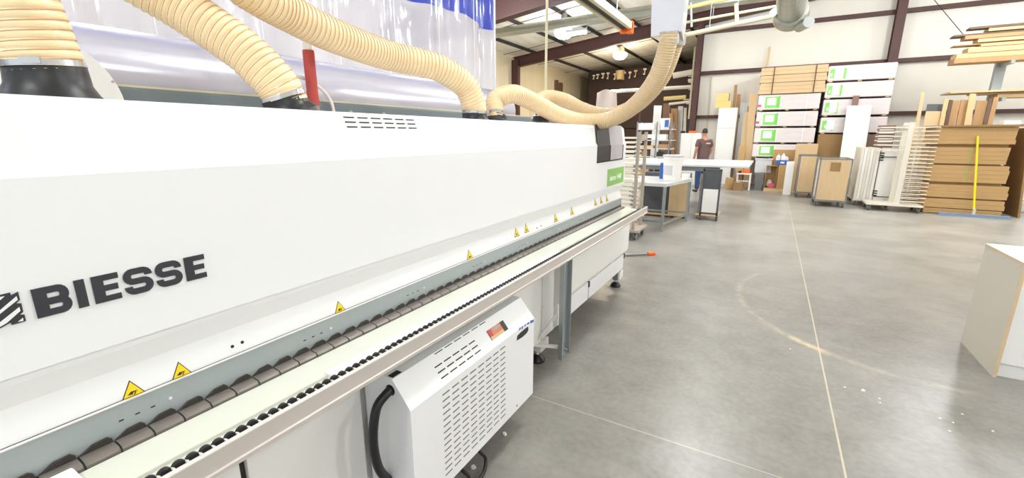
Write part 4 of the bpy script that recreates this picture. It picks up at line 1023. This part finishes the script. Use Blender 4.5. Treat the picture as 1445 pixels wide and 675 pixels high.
# ------------------------------------------------------------------ lumber on the right
def plank(px0, z, px1, py1, Y, th, d, m, label, group='planks on the high rack'):
    a = atY(px0, py1, Y); b = atY(px1, py1, Y)
    solo('plank', MB().box(a.x, b.x+.9, Y, Y+d, z-th/2, z+th/2), m, label, 'plank', group)
PY = 13.6
pl = [(1371, 40.5, 1445, 33, .05, .25, WALNUT, 'thin dark topmost plank'), (1397, 40.5, 1445, 36, .09, .3, PINE, 'bright pine plank under the topmost dark one'),
      (1349, 51, 1445, 41.5, .035, .3, WALNUT, 'long dark plank poking out furthest above'), (1364, 54.5, 1445, 45, .07, .3, OAK, 'grey brown plank with a ragged end'),
      (1382, 57, 1445, 50, .1, .32, PINE, 'pale plank in the middle of the high pile'), (1349, 66, 1445, 56.5, .04, .3, OAK, 'thin brown plank poking out in the middle'),
      (1386, 63.5, 1445, 58, .07, .34, PINE, 'pale stamped plank above the thick lower ones'), (1368, 72, 1445, 63, .12, .36, PINE, 'thick pale plank low in the high pile'),
      (1352, 79.5, 1445, 70, .12, .4, PINE, 'thick plank second from the bottom of the high pile'), (1349, 87, 1445, 77, .13, .45, OAK, 'brown bottom plank of the high pile')]
zs = [(atY(a, b, PY).z+atY(c, d, PY).z)/2 for a, b, c, d, *_ in pl]
top = 99
for i, (a, b, c, d, th, dd, m, l) in enumerate(pl):
    hi = min(zs[i]+th/2, top-.004); lo = zs[i]-th/2
    if i < len(pl)-1: lo = max(lo, zs[i+1]+.02)
    if hi-lo < .02: lo = hi-.02
    top = lo; plank(a, (hi+lo)/2, c, d, PY+.02*(i % 3), hi-lo, dd, m, l)
a = atY(1413, 105, PY+.4)
rk = thing('cantilever_upright', 'grey steel cantilever upright carrying the high planks', 'rack', (a.x, PY+.6, 0))
part('column', MB().box(a.x-.08, a.x+.08, PY+.5, PY+.62, 0, top+.1), GREYBLUE, rk)
part('arm', MB().box(a.x-.03, a.x+.03, PY-.05, PY+.5, top-.07, top-.002), GREYBLUE, rk)
zm = atY(1411, 128, PY).z
part('arm', MB().box(a.x-.03, a.x+.03, PY-.05, PY+.5, atY(1400, 129, PY).z-.2, atY(1400, 129, PY).z-.137), GREYBLUE, rk)
zl = atY(1400, 129, PY).z
plank(1343, zl, 1445, 122, PY-.1, .035, .7, PINE, 'wide thin board on the lower arm of the rack', 'boards on the lower rack arm')
plank(1409, zl-.1, 1445, 130, PY, .07, .4, PINE, 'thick board under the wide thin one', 'boards on the lower rack arm')
plank(1375, zl-.04, 1445, 127, PY+.05, .03, .4, PLY, 'plywood strip between the two lower boards', 'boards on the lower rack arm')
LB = 13.35
for (a, b, top, m, l, bo) in ((1300, 1305.5, 130, BOARDK, 'thin pale board standing alone left of the lumber', (1296, 1301)), (1309, 1332, 147, CASTER, 'dark grey panel behind the tan panel', (1305, 1328)),
        (1307, 1335, 157, BOARDK, 'tan panel standing before the dark grey one', (1303, 1331)), (1333, 1339, 139, PINE, 'pale stud at the right edge of the tan panel', (1329, 1335)),
        (1340, 1345, 141, WALNUT, 'dark narrow board leaning beside the pale stud', (1334, 1339)), (1345, 1355.5, 142, OAK, 'pinkish brown board, leftmost of two alike', (1341, 1351)),
        (1356.5, 1367, 141, OAK, 'pinkish brown board left of the tall pale stud', (1353, 1364)), (1369, 1378, 132, PINE, 'tall pale stud in front of the pinkish boards', (1366, 1375)),
        (1379, 1394, 142, OAK, 'wide brown board right of the tall pale stud', (1374, 1389)), (1396, 1401, 139, WALNUT, 'dark leaning stick near the upright', (1388, 1393)), (1403, 1410, 137, OAK, 'brown leaning stick beside the upright', (1392, 1399))):
    dY = {CASTER: .14, OAK: .09, WALNUT: .05, BOARDK: 0, PINE: -.05}.get(m, 0)
    standing_board('board', a, b, top, LB+dY, m, l, group='boards standing behind the cardboard stack', lean=.1, th=.03, pxb=(bo[0]-1, bo[1]-1, 176))
# white goods at the right edge
a = atY(1436, 230, 13.0)
solo('stored_sheet', MB().box(a.x, a.x+1.0, 13.0, 13.05, .25, atY(1440, 214, 13).z), MEL, 'white panel at the right edge beyond the cardboard stack', 'panel')
solo('white_sink_tub', MB().box(a.x, a.x+.8, 12.95, 13.4, .0, .22, bev=.03), LTGREY, 'grey white low tub on the floor at the right edge', 'tub')
solo('shelf_board', MB().box(a.x+.0, a.x+1, 12.9, 13.3, atY(1440, 210, 13).z-.04, atY(1440, 203, 13).z-.02), PINE, 'pale board on the right edge above the white panel', 'board')
solo('guy_wire', MB().cyl(atY(1310, -10, 15.9), atY(1362, 52, 15.9), .008, 6), DARK, 'thin diagonal wire brace crossing the back wall', 'wire')
# ------------------------------------------------------------------ tall goods left of the packs
wc = rect(1005, 152, 1033, 226, 15.2)
tw = thing('tall_cabinet', 'tall white cabinet with yellow blocks on top, right of the worker', 'cabinet', ((wc[0]+wc[1])/2, 15.4, 0))
xr_ = wc[1]-.0
part('cabinet_body', MB().box(wc[0]+.04, xr_, 15.22, 15.6, 0, wc[3]), CREAMRACK, tw)
zm = atY(1015, 181, 15.2).z
part('door', MB().box(wc[0]+.05, xr_-.01, 15.2, 15.219, zm+.01, wc[3]-.01), MEL, tw); part('door', MB().box(wc[0]+.05, xr_-.01, 15.2, 15.219, .05, zm-.012), MEL, tw)
f1 = rect(1009, 142.5, 1031, 152, 15.25)
solo('foam_block', MB().box(f1[0], f1[1], 15.25, 15.58, wc[3]+.002, f1[3], bev=.01), FOAM, 'lower yellow block on the tall white cabinet', 'block', 'yellow blocks on the tall cabinet')
f2 = rect(1010, 131, 1029.5, 142, 15.25)
solo('foam_block', MB().box(f2[0], f2[1]-.03, 15.27, 15.58, f1[3]+.003, f2[3], bev=.01), FOAM, 'upper yellow block on the tall white cabinet', 'block', 'yellow blocks on the tall cabinet')
for (a, b, top, m, l, bo, Y) in ((1036.5, 1040.5, 120, OAK, 'tallest brown board leaning right of the tall cabinet', (1026, 1031), 16.1), (1040, 1045.5, 133, OAK, 'brown board leaning beside the tallest one', (1031.5, 1037), 16.0),
        (1046, 1054, 145, LTGREY, 'pale grey board leaning between brown and tan boards', (1037, 1047), 15.6), (1050, 1058, 158, BOARDK, 'shorter tan board leaning by the pack stack', (1043, 1050), 15.1),
        (1058, 1068.5, 132.5, BOARDK, 'wide tan board leaning against the left pack stack', (1053, 1061), 15.0), (1055.5, 1058, 150, WALNUT, 'dark slim board between two tan boards', (1049, 1052), 15.2),
        (1043, 1053, 206, KRAFT, 'short kraft panel standing before the leaning boards', (1040, 1050), 14.78)):
    standing_board('board', a, b, top, Y, m, l, group='boards leaning beside the left pack stack', lean=.15, th=.03, pxb=(bo[0], bo[1], 228))
fr = rect(958, 188, 986, 228, 14.9)
rf = thing('white_locker', 'low white cupboard left of the worker with small clutter on top', 'cupboard', ((fr[0]+fr[1])/2, 15.2, 0))
part('cupboard_body', MB().box(fr[0], fr[1], 14.92, 15.5, 0, fr[3]), MEL, rf)
mid = (fr[0]*.45+fr[1]*.55)
part('door', MB().box(fr[0]+.01, mid-.01, 14.9, 14.919, .05, fr[3]-.02), MEL, rf); part('door', MB().box(mid+.01, fr[1]-.01, 14.9, 14.919, .05, fr[3]-.02), MEL, rf)
for px, w, m, l, n_ in ((963, .12, DARK, 'dark small tin on the low white cupboard', 'tin'), (977, .22, ORANGE, 'orange brown box on the low white cupboard', 'small_box')):
    c = atY(px, 187, 15); solo(n_, MB().box(c.x-w/2, c.x+w/2, 15, 15.15, fr[3]+.001, fr[3]+.07, bev=.01), m, l, 'tin' if n_ == 'tin' else 'box')
c = atY(1002, 130, WY-.03)
solo('wall_conduit', MB().cyl((c.x, WY-.03, 1.2), (c.x, WY-.03, 3.4), .014, 8), PIPEC, 'thin cream conduit running down the back wall', 'conduit', smooth=True)
# ------------------------------------------------------------------ storage shelving left of the column
SHY = 13.6
a = rect(897, 181.5, 945, 228, SHY)
sh = thing('metal_shelf', 'open grey metal shelving filled with boxes behind the drying rack', 'shelving', ((a[0]+a[1])/2, SHY+.25, 0))
for px in (898, 925.5, 944.5):
    xx = atY(px, 200, SHY).x
    for yy in (SHY, SHY+.48): part('post', MB().box(xx-.018, xx+.018, yy, yy+.03, 0, atY(px, 172, SHY).z), GREYM, sh)
SHZ = []
for py in (182, 197.5, 209.5, 221, 245):
    z = atY(925, py, SHY).z; SHZ.append(z); part('shelf', MB().box(a[0]-.02, a[1]+.02, SHY, SHY+.5, z-.03, z), LTGREY if py < 240 else PINE, sh)
def onshelf(name, px0, px1, k, h, m, label, cat, d=.3, grp='goods on the metal shelving'):
    x0_, x1_ = atY(px0, 200, SHY).x, atY(px1, 200, SHY).x
    return solo(name, MB().box(x0_, x1_, SHY+.04, SHY+.04+d, SHZ[k]+.002, SHZ[k]+h, bev=.01), m, label, cat, grp)
onshelf('plastic_bin', 898, 921, 0, .17, MEL, 'long white bin on the top shelf', 'bin')
onshelf('plank_offcut', 900, 919, 1, .06, BOARDK, 'pale offcut low on the second shelf', 'offcut', .12)
onshelf('plastic_bin', 906, 939, 1, .16, MEL, 'long white box on the second shelf from the top', 'bin')
onshelf('plank_offcut', 900, 922, 2, .08, PINE, 'pine offcut on the third shelf at left', 'offcut')
onshelf('plank_offcut', 928, 942, 2, .12, OAK, 'brown offcut on the third shelf at right', 'offcut')
onshelf('cardboard_box', 899, 914, 3, .17, KRAFT2, 'brown box at the left of the fourth shelf', 'box')
onshelf('power_drill', 927, 937, 3, .13, INK, 'black power tool on the fourth shelf', 'tool')
onshelf('cardboard_box', 900, 918, 4, .35, KRAFT, 'tan box on the lowest shelf at left', 'box')
onshelf('black_case', 920, 932, 4, .4, INK, 'black case on the lowest shelf', 'case')
c = atY(938, 181, SHY+.2); z = SHZ[0]+.002
bk_ = thing('paint_bucket', 'white and blue bucket on the top of the metal shelving', 'bucket', (c.x, SHY+.2, z))
part('bucket_body', MB().lathe([(.12, z), (.14, z+.28), (.145, z+.28), (.145, z+.3)], c.x, SHY+.2, 18), MEL, bk_, True)
part('label', MB().box(c.x+.02, c.x+.13, SHY+.05, SHY+.058, z+.05, z+.25), BLUE, bk_)
# goods standing further left of the column
for (a_, b_, top, m, l, bo, Y) in ((923, 934, 149, LTGREY, 'pale panel leaning at the left in the far bay', (918, 929), 19), (936, 946, 146, WALNUT, 'dark board leaning right of the pale panel in the far bay', (933, 943), 19),
        (947, 956, 153, OAK, 'brown board leaning in the middle of the far bay', (949, 957), 18.5), (957, 964, 150, LTGREY, 'first pale sheet near the column in the far bay', (957, 963), 18.8),
        (965, 969, 152, CLAMPW, 'second narrow pale sheet nearest the column in the far bay', (965, 969), 18.6), (944, 949, 160, OAK, 'narrow brown board crossing the middle of the far bay', (951, 955), 18.3)):
    standing_board('board', a_, b_, top, Y, m, l, group='boards leaning in the far bay', lean=.2, th=.04, pxb=(bo[0], bo[1], 210))
solo('dark_post', MB().box(atY(969, 180, 17).x, atY(974, 180, 17).x, 17, 17.1, 0, atY(970, 168, 17).z), INK, 'black narrow post standing left of the brown column', 'post')
def rail_pipe(px0, py0, px1, py1, Y, r, m, label):
    a = atY(px0, py0, Y); b = atY(px1, py1, Y); solo('white_pipe', MB().cyl(a, b, r, 12), m, label, 'pipe', 'pipes racked in the far bay', smooth=True)
rail_pipe(862, 129.5, 978, 122.5, 18.5, .07, PVC, 'longest white pipe crossing the far bay')
rail_pipe(937, 139.5, 968, 137, 17.6, .07, FOAM, 'short yellowish pipe near the column')
rail_pipe(944, 147, 973, 143.5, 17.6, .045, PVC, 'short white pipe below the yellowish one')
rail_pipe(950, 107, 977, 102, 18.5, .11, PVC, 'thick pale pipe high near the column')
rail_pipe(971, 113.5, 979, 113, 17.5, .05, PVC, 'short white pipe stub beside the column')
pr_ = atY(976, 120, 17.4)
pk = thing('pipe_rack', 'cream pipe rack post standing left of the brown column', 'rack', (pr_.x, 17.45, 0))
part('post', MB().box(pr_.x-.03, pr_.x+.03, 17.4, 17.45, 0, atY(976, 66, 17.4).z), PIPEC, pk)
for (px, py, Y, r) in ((974, 122.8, 18.5, .07), (967, 137.1, 17.6, .07), (971, 143.8, 17.6, .045), (974, 103, 18.5, .11), (974, 113.4, 17.5, .05)):
    c = atY(px, py, Y); part('arm', MB().box(min(c.x, pr_.x)-.05, pr_.x+.03, Y-.03, Y+.03, c.z-r-.035, c.z-r-.003).box(pr_.x-.03, pr_.x+.03, 17.45, Y, c.z-r-.04, c.z-r-.004), PIPEC, pk)
for px in (866, 905):
    c = atY(px, 130, 18.9); part('post', MB().box(c.x-.03, c.x+.03, 18.9, 18.95, 0, c.z), MAROON, pk)
    part('arm', MB().box(c.x-.03, c.x+.03, 18.4, 18.9, atY(px, 129.3-(px-862)*.06, 18.5).z-.11, atY(px, 129.3-(px-862)*.06, 18.5).z-.073), MAROON, pk)
# hanging cloth
c0 = atY(841, 127, 18.3); c1 = atY(871, 158, 18.3)
mb = MB(); n_ = 14; vs = []; fs = []
for j in range(7):
    for i in range(n_+1):
        f = i/n_; g_ = j/6; drop = .12*(1-math.sin(math.pi*min(1, f*1.1)))*(1-g_)
        x_ = c0.x+(c1.x-c0.x)*(f*(.85+.15*g_)+.1*(1-g_)*.6); vs.append((x_, 18.3+.04*math.sin(f*9+g_), c0.z+(c1.z-c0.z)*g_-drop))
for j in range(6):
    for i in range(n_): o = j*(n_+1)+i; fs.append((o, o+1, o+n_+2, o+n_+1))
N0 = len(vs); vs2 = [(x, y+.03, z) for x, y, z in vs]
mb.add(vs, fs); mb.add(vs2, [f[::-1] for f in fs])
solo('hanging_cloth', mb, CLOTH, 'pale pinkish cloth hanging from the long white pipe', 'cloth', smooth=True)
# left wall goods
a = atX(757, 90, WX+.05)
for i, (px, w) in enumerate(((786, .12), (792, .16))):
    c = atX(px, 118, WX+.1); solo('wall_board', MB().box(WX+.06, WX+.12, c.y-w, c.y+w, 0, atX(px, 113+i*4, WX+.1).z), WALNUT, ('left' if i == 0 else 'right')+' one of two dark sticks standing against the cream side wall', 'stick')
# ------------------------------------------------------------------ tables, carts, bucket and worker
TY0, TY1 = 9.05, 11.3
tx0 = -3.1; tx1 = atY(1057, 234, TY0).x
tz1 = 1.0
tbl = thing('assembly_table', 'long light grey topped assembly table in front of the worker', 'table', ((tx0+tx1)/2, 10.2, 0))
part('tabletop', MB().box(tx0, tx1, TY0, TY1, tz1-.035, tz1, bev=.004), LTGREY, tbl)
part('apron', MB().box(tx0+.1, -.8, TY0+.06, TY0+.09, tz1-.12, tz1-.036), GREYM, tbl)
for xx in (tx0+.1, -1.95):
    for yy in (TY0+.5, TY1-.15): part('leg', MB().box(xx-.03, xx+.03, yy, yy+.06, 0, tz1-.036), GREYM, tbl)
# felt cart
f0 = atZ(985, 313, 0); f1 = atZ(1011, 306, 0)
fc = thing('felt_cart', 'upright cart with a grey upper panel and a white lower panel', 'cart', ((f0.x+f1.x)/2, 9.0, 0))
fx0, fx1, fy0, fy1, fz = -1.04, -.725, 8.75, 9.0, tz1-.05
part('frame', MB().box(fx0, fx0+.03, fy0, fy0+.03, .1, fz).box(fx1-.03, fx1, fy0, fy0+.03, .1, fz).box(fx0-.07, fx0-.04, fy1+.3, fy1+.33, .1, fz-.05).box(fx0, fx1, fy0, fy0+.03, fz-.03, fz).box(fx0, fx1, fy0, fy0+.03, .12, .15), GREYF, fc)
part('deck', MB().box(fx0-.07, fx1, fy0, fy1+.33, .09, .12), PLY, fc)
zf = atY(1000, 267, fy0).z
part('upper_panel', MB().box(fx0+.032, fx1-.032, fy0+.005, fy0+.022, zf, fz-.032), GREYF, fc, label='dark grey felt panel')
part('lower_panel', MB().box(fx0+.032, fx1-.032, fy0+.005, fy0+.022, .152, zf-.002), MEL, fc, label='white lower panel')
part('side_panel', MB().box(fx0-.035, fx0-.02, fy0+.05, fy1+.28, .121, fz-.1), GREYM, fc)
for xx, yy in ((fx0-.03, fy1+.25), (fx0+.02, fy0+.03), (fx1-.02, fy0+.06)): caster(fc, xx, yy, .042, CASTER, .09)
# low metal table
LY0, LY1 = 7.32, 8.6; lx1 = -1.22; lx0 = -2.3; lz = .79
lt = thing('steel_work_table', 'low steel framed work table carrying the white bucket', 'table', (-1.8, 7.9, 0))
vs = [(-2.3, LY0), (-1.40, LY0), (-1.17, 8.5), (-1.25, LY1), (-2.3, LY1)]
part('tabletop', MB().prism_z(vs, lz-.05, lz), LTGREY, lt)
for (xx, yy) in ((-1.42, LY0+.02), (-1.22, 8.48), (-2.26, LY0+.02), (-2.26, 8.5)):
    part('leg', MB().box(xx-.022, xx+.022, yy-.022, yy+.022, .0, lz-.05, bev=.004), STEEL, lt)
part('lower_rail', MB().bar((-2.26, LY0+.02, .16), (-1.42, LY0+.02, .16), .03, .03).bar((-1.42, LY0+.02, .13), (-1.22, 8.48, .13), .03, .03).bar((-2.26, 8.48, .16), (-1.22, 8.48, .16), .03, .03), STEEL, lt)
# wood ended cart beneath
w0_ = rect(942, 262, 969, 302, 8.72)
wc_ = thing('wooden_cart', 'plywood sided cart parked behind the steel work table', 'cart', (-1.5, 8.85, 0))
part('end_panel', MB().box(w0_[0], w0_[1], 8.72, 8.74, w0_[2], .86), PLY, wc_)
part('body', MB().box(w0_[0]-.5, w0_[1]-.01, 8.742, 9.0, w0_[2]+.01, .85), GREYF, wc_)
part('shelf', MB().box(w0_[0]-.55, w0_[1], 8.7, 9.02, w0_[2]-.03, w0_[2]), PINE, wc_)
for xx in (w0_[0]+.08, w0_[1]-.06, w0_[0]-.45): caster(wc_, xx, 8.76, .045, CASTER, w0_[2]-.03)
c = atZ(897, 324, 0)
tk = thing('wheeled_stand', 'grey wheeled stand at the end of the beam with a large rubber caster', 'stand', (c.x-.1, c.y, 0))
caster(tk, c.x, c.y-.2, .06, CASTER, .15)
part('stand_frame', MB().box(c.x-.5, c.x+.05, c.y-.24, c.y-.18, .15, .19).box(c.x-.02, c.x+.02, c.y-.23, c.y-.19, .19, .7).box(c.x-.5, c.x+.04, c.y-.25, c.y-.05, .7, .72), STEEL, tk)
# bucket
bx_, by_ = -1.43, 7.9; bz = lz+.002
bu = thing('white_pail', 'large white plastic pail on the steel work table', 'pail', (bx_, by_, bz))
part('pail_body', MB().lathe([(.135, bz), (.14, bz+.01), (.155, bz+.36), (.17, bz+.36), (.17, bz+.375), (.158, bz+.375), (.16, bz+.41), (.168, bz+.41)], bx_, by_, 28), MEL, bu, True)
part('lid', MB().lathe([(.172, bz+.40), (.174, bz+.43), (.16, bz+.435), (.155, bz+.425)], bx_, by_, 28), LTGREY, bu, True)
part('label', MB().add([(bx_+.154*math.cos(a_), by_+.154*math.sin(a_), z) for z in (bz+.1, bz+.26) for a_ in [math.radians(-150+10*k) for k in range(8)]],
     [(k, k+1, k+9, k+8) for k in range(7)]), LTGREY, bu)
c = atY(935.5, 242, 8.2)
solo('blue_jug', MB().box(c.x-.05, c.x+.06, 8.15, 8.3, lz+.001, lz+.28, bev=.02), BLUE, 'blue jug standing behind the white pail', 'jug')
c = atY(979, 250, 8.3)
solo('white_carton', MB().box(-1.31, -1.2, 8.15, 8.35, lz+.001, lz+.1, bev=.008), MEL, 'small white carton at the corner of the steel work table', 'carton')
solo('paper_pile', MB().box(-2.0, -1.8, 7.5, 7.7, lz+.001, lz+.03, bev=.008), MEL, 'crumpled white paper on the steel work table by the machine', 'paper')
# ------------------------------------------------------------------ the worker
def person():
    base = atY(994, 200, 13.2); px, py = base.x, 13.2
    H_ = atY(991, 181.3, 13.2).z; s = H_/1.76
    t = thing('person', 'standing worker in a brown t-shirt and blue jeans seen from behind', 'person', (px, py, 0))
    def skin_part(name, verts, edges, radii, m, root=0, lvl=2, label=None):
        me = bpy.data.meshes.new(name); me.from_pydata([Vector(v)*s for v in verts], edges, [])
        o = bpy.data.objects.new(name, me); COL.objects.link(o)
        md = o.modifiers.new('s', 'SKIN'); 
        for i, r in enumerate(radii):
            sv = me.skin_vertices[0].data[i]; sv.radius = (r[0]*s, r[1]*s) if isinstance(r, tuple) else (r*s, r*s); sv.use_root = (i == root)
        ss = o.modifiers.new('d', 'SUBSURF'); ss.levels = lvl; ss.render_levels = lvl; md.use_smooth_shade = True
        dg = bpy.context.evaluated_depsgraph_get(); me2 = bpy.data.meshes.new_from_object(o.evaluated_get(dg))
        bpy.data.objects.remove(o); me2.materials.clear(); me2.materials.append(m)
        o = bpy.data.objects.new(name, me2); COL.objects.link(o); o.parent = t; OFF[o] = OFF[t]
        if label: o['label'] = label
        return o
    # local frame: x to the right of the photo, y away, z up; the worker faces away and a little left
    V = [(0, 0, .96), (0, .0, 1.10), (0, .01, 1.28), (0, .0, 1.42), (0, .0, 1.50), (-.01, .01, 1.56), (-.015, .02, 1.64), (-.015, .02, 1.71),
         (-.17, -.01, 1.42), (-.235, -.02, 1.17), (-.225, .06, .95), (-.215, .10, .87),
         (.17, -.01, 1.42), (.235, .0, 1.18), (.215, .12, .98), (.20, .17, .92),
         (-.09, 0, .88), (-.10, .01, .50), (-.105, -.02, .09), (-.11, .09, .035),
         (.09, 0, .88), (.10, .02, .50), (.11, -.01, .09), (.12, .10, .035)]
    E_ = [(0, 1), (1, 2), (2, 3), (3, 4), (4, 5), (5, 6), (6, 7), (3, 8), (8, 9), (9, 10), (10, 11), (3, 12), (12, 13), (13, 14), (14, 15), (0, 16), (16, 17), (17, 18), (18, 19), (0, 20), (20, 21), (21, 22), (22, 23)]
    Rr = [(.10, .075), (.11, .085), (.155, .105), (.12, .085), .055, .055, (.078, .095), (.06, .075), .058, .043, .032, (.04, .02), .058, .043, .032, (.04, .02), .085, .06, .042, (.045, .03), .085, .06, .042, (.045, .03)]
    skin_part('body', V, E_, Rr, SKIN)
    # fingers
    for sgn, hx, hy, hz in ((-1, -.213, .11, .845), (1, .2, .185, .90)):
        for k in range(4):
            fx_ = hx+(k-1.5)*.003*sgn; fy_ = hy+(k-1.5)*.019; L_ = (.07, .08, .075, .06)[k]
            skin_part('finger', [(fx_, fy_, hz), (fx_, fy_+.004, hz-L_*.5), (fx_-sgn*.012, fy_+.006, hz-L_)], [(0, 1), (1, 2)], [.0095, .009, .007], SKIN, lvl=1)
        skin_part('thumb', [(hx-sgn*.01, hy+.03, hz+.03), (hx-sgn*.025, hy+.055, hz+.0), (hx-sgn*.028, hy+.06, hz-.03)], [(0, 1), (1, 2)], [.012, .011, .008], SKIN, lvl=1)
    SV = [(0, 0, .83), (0, 0, 1.10), (0, .01, 1.28), (0, 0, 1.42), (0, 0, 1.475), (-.17, -.01, 1.415), (-.222, -.016, 1.24), (.17, -.01, 1.415), (.222, -.006, 1.24)]
    skin_part('t_shirt', SV, [(0, 1), (1, 2), (2, 3), (3, 4), (3, 5), (5, 6), (3, 7), (7, 8)], [(.20, .17), (.168, .138), (.18, .13), (.14, .105), (.07, .065), .078, .066, .078, .066], SHIRT, label='brown t-shirt')
    JV = [(0, 0, 1.04), (0, 0, .90), (-.09, 0, .84), (-.10, .01, .50), (-.105, -.02, .07), (.09, 0, .84), (.10, .02, .50), (.11, -.01, .07)]
    skin_part('jeans', JV, [(0, 1), (1, 2), (2, 3), (3, 4), (1, 5), (5, 6), (6, 7)], [(.15, .12), (.17, .132), .105, .078, .06, .105, .078, .06], JEANS, label='blue jeans')
    for x_, y_ in ((-.11, .02), (.115, .03)):
        skin_part('shoe', [(x_, y_-.07, .045), (x_, y_+.04, .045), (x_, y_+.15, .035)], [(0, 1), (1, 2)], [(.045, .042), (.048, .042), (.045, .03)], INK, lvl=1)
    skin_part('hair', [(-.015, -.022, 1.605), (-.015, -.012, 1.68), (-.015, .01, 1.725), (-.015, .05, 1.725)], [(0, 1), (1, 2), (2, 3)], [(.066, .05), (.083, .083), (.072, .066), (.045, .035)], HAIR)
    for sx in (-1, 1): skin_part('ear', [(-.015+sx*.082, .02, 1.625), (-.015+sx*.088, .018, 1.66)], [(0, 1)], [(.01, .016), (.01, .018)], SKIN, lvl=1)
    skin_part('nose', [(-.02, .115, 1.655), (-.02, .132, 1.63)], [(0, 1)], [.011, .015], SKIN, lvl=1)
    skin_part('eyes', [(-.05, .106, 1.665), (.02, .106, 1.665)], [(0, 1)], [.008, .008], INK, lvl=1)
    skin_part('mouth', [(-.04, .108, 1.595), (.01, .108, 1.595)], [(0, 1)], [.006, .006], RED, lvl=1)
    mb = MB(); mb.box(px-.02*s, px+.10*s, py-.142*s, py-.122*s, 1.34*s, 1.375*s); part('shirt_print', mb, CLOTH, t, label='small pale print across the shirt back')
    t.rotation_euler.z = math.radians(38)
    return t
person()
# ------------------------------------------------------------------ overhead services
a = atY(700, 47, 11.8); b = atY(925, 14, 11.8)
solo('overhead_duct', MB().cyl(a-(b-a)*.25, b+(b-a)*.9, .13, 18), GALV, 'long galvanised duct running across under the roof', 'duct', smooth=True)
a = atD(798, 49.5, 12.3)
tf = thing('strip_light', 'short glowing strip light hanging beside the nearer lamp', 'light', a)
b = atD(828, 45.5, 12.3)
part('tube', MB().cyl(a, b, .04, 10), TUBE, tf, True); part('housing', MB().bar(a+Vector((0, 0, .07)), b+Vector((0, 0, .07)), .16, .05), LTGREY, tf)
for q in (a, b): part('hanger', MB().cyl(q+Vector((0, 0, .09)), (q.x, q.y, roofz(q.x)-.02), .008, 6), STEEL, tf)
# crane rail with orange end stop
zc_ = 3.55; e0 = atZ(883, 40, zc_)
cr = thing('crane_rail', 'cream overhead track with a dark slot and an orange end stop', 'track', e0)
part('track', MB().box(e0.x-.13, e0.x-.075, 3.5, e0.y, zc_-.03, zc_+.03).box(e0.x+.06, e0.x+.13, 3.5, e0.y, zc_-.03, zc_+.09), PIPEC, cr)
part('slot', MB().box(e0.x-.075, e0.x+.06, 3.5, e0.y-.02, zc_+.0, zc_+.05), SLOTD, cr)
part('end_stop', MB().box(e0.x-.12, e0.x+.02, e0.y, e0.y+.12, zc_-.08, zc_+.06, bev=.02).box(e0.x+.03, e0.x+.13, e0.y-.05, e0.y+.1, zc_-.1, zc_+.12, bev=.005), ORANGE, cr)
for yy in (4.5, e0.y-.6): part('hanger', MB().cyl((e0.x, yy, zc_+.05), (e0.x, yy, roofz(e0.x)), .012, 6), STEEL, cr)
# big duct coming towards the camera
e = atD(1116, 21, 9.6)
bd = thing('spiral_duct', 'large round spiral duct hanging from the roof with a collar and capped stubs', 'duct', e)
dirv = (atD(1119, -60, 7.0)-e).normalized()
R0 = .2
pts = [e+dirv*(.05*k) for k in range(86)]
part('duct_body', MB().tube(pts, R0, 30, radii=[R0*(1.03 if k % 5 == 0 else 1.0)*(1-.0015*k) for k in range(86)]), GALV, bd, True)
part('collar_ring', MB().tube([e-dirv*.01, e+dirv*.05, e+dirv*.28, e+dirv*.3], R0, 30, radii=[R0*1.1, R0*1.34, R0*1.26, R0*1.02]), GALV, bd, True)
part('rim', MB().tube([e+dirv*.03, e+dirv*.06], R0*1.37, 30), PINE, bd, True)
a = atD(1141, 31, 9.1); a2 = atD(1128, 38, 9.4)
part('stub', MB().cyl(a2, a, .085, 20), GALV, bd, True); part('stub_cap', MB().cyl(a, a+(a-a2).normalized()*.015, .082, 20), LTGREY, bd, True)
a = atD(1091.5, 18, 9.2); a2 = atD(1103, 14, 9.4)
part('stub', MB().cyl(a2, a, .065, 20), GALV, bd, True); part('stub_cap', MB().cyl(a, a+(a-a2).normalized()*.015, .06, 20), MEL, bd, True)
def conduit(pts, r, m, label, name='overhead_conduit'):
    P = [atY(*p) for p in pts]; t = thing(name, label, 'pipe', P[0])
    part('pipe', MB().tube(P, r, 10), m, t, True); q = P[0].lerp(P[-1], .35 if len(P) == 2 else .5)
    if name == 'overhead_conduit': part('hanger', MB().cyl((q.x, q.y, q.z+r), (q.x, q.y, roofz(q.x)), .008, 6), STEEL, t)
conduit([(955, 52, 9.5), (1095, 22, 9.5)], .042, PIPEC, 'thick cream pipe running from the wrapped duct to the spiral duct')
conduit([(960, 33, 9.7), (1100, 8, 9.7)], .025, PIPEC, 'thin cream pipe just above the thick one')
conduit([(962, 13, 9.6), (1012, 1, 9.6), (1060, -9, 9.6)], .035, FOAM, 'yellowish pipe highest beside the wrapped duct')
conduit([(1040, 32, 9.6), (1039, 5, 9.6)], .035, PIPEC, 'short cream drop pipe joining the two cream pipes')
conduit([(976, 38, 9.6), (975, 4, 9.6)], .02, STEEL, 'thin steel hanger beside the wrapped duct', 'hanger_rod')
a = atY(960, 10, 10.4); b = atY(1100, -4, 10.4)
solo('overhead_duct', MB().box(a.x, b.x, 10.2, 10.5, (a.z+b.z)/2-.06, (a.z+b.z)/2+.2, bev=.02), GALV, 'flat galvanised duct high above the cream pipes', 'duct')
a = atD(921, 42, 12); solo('red_fitting', MB().cyl(a, a+Vector((.05, .0, -.02)), .07, 12).cyl(a, (a.x, a.y, roofz(a.x)-.14), .006, 6), ORANGE, 'small orange fitting left of the wrapped duct', 'fitting', smooth=True)
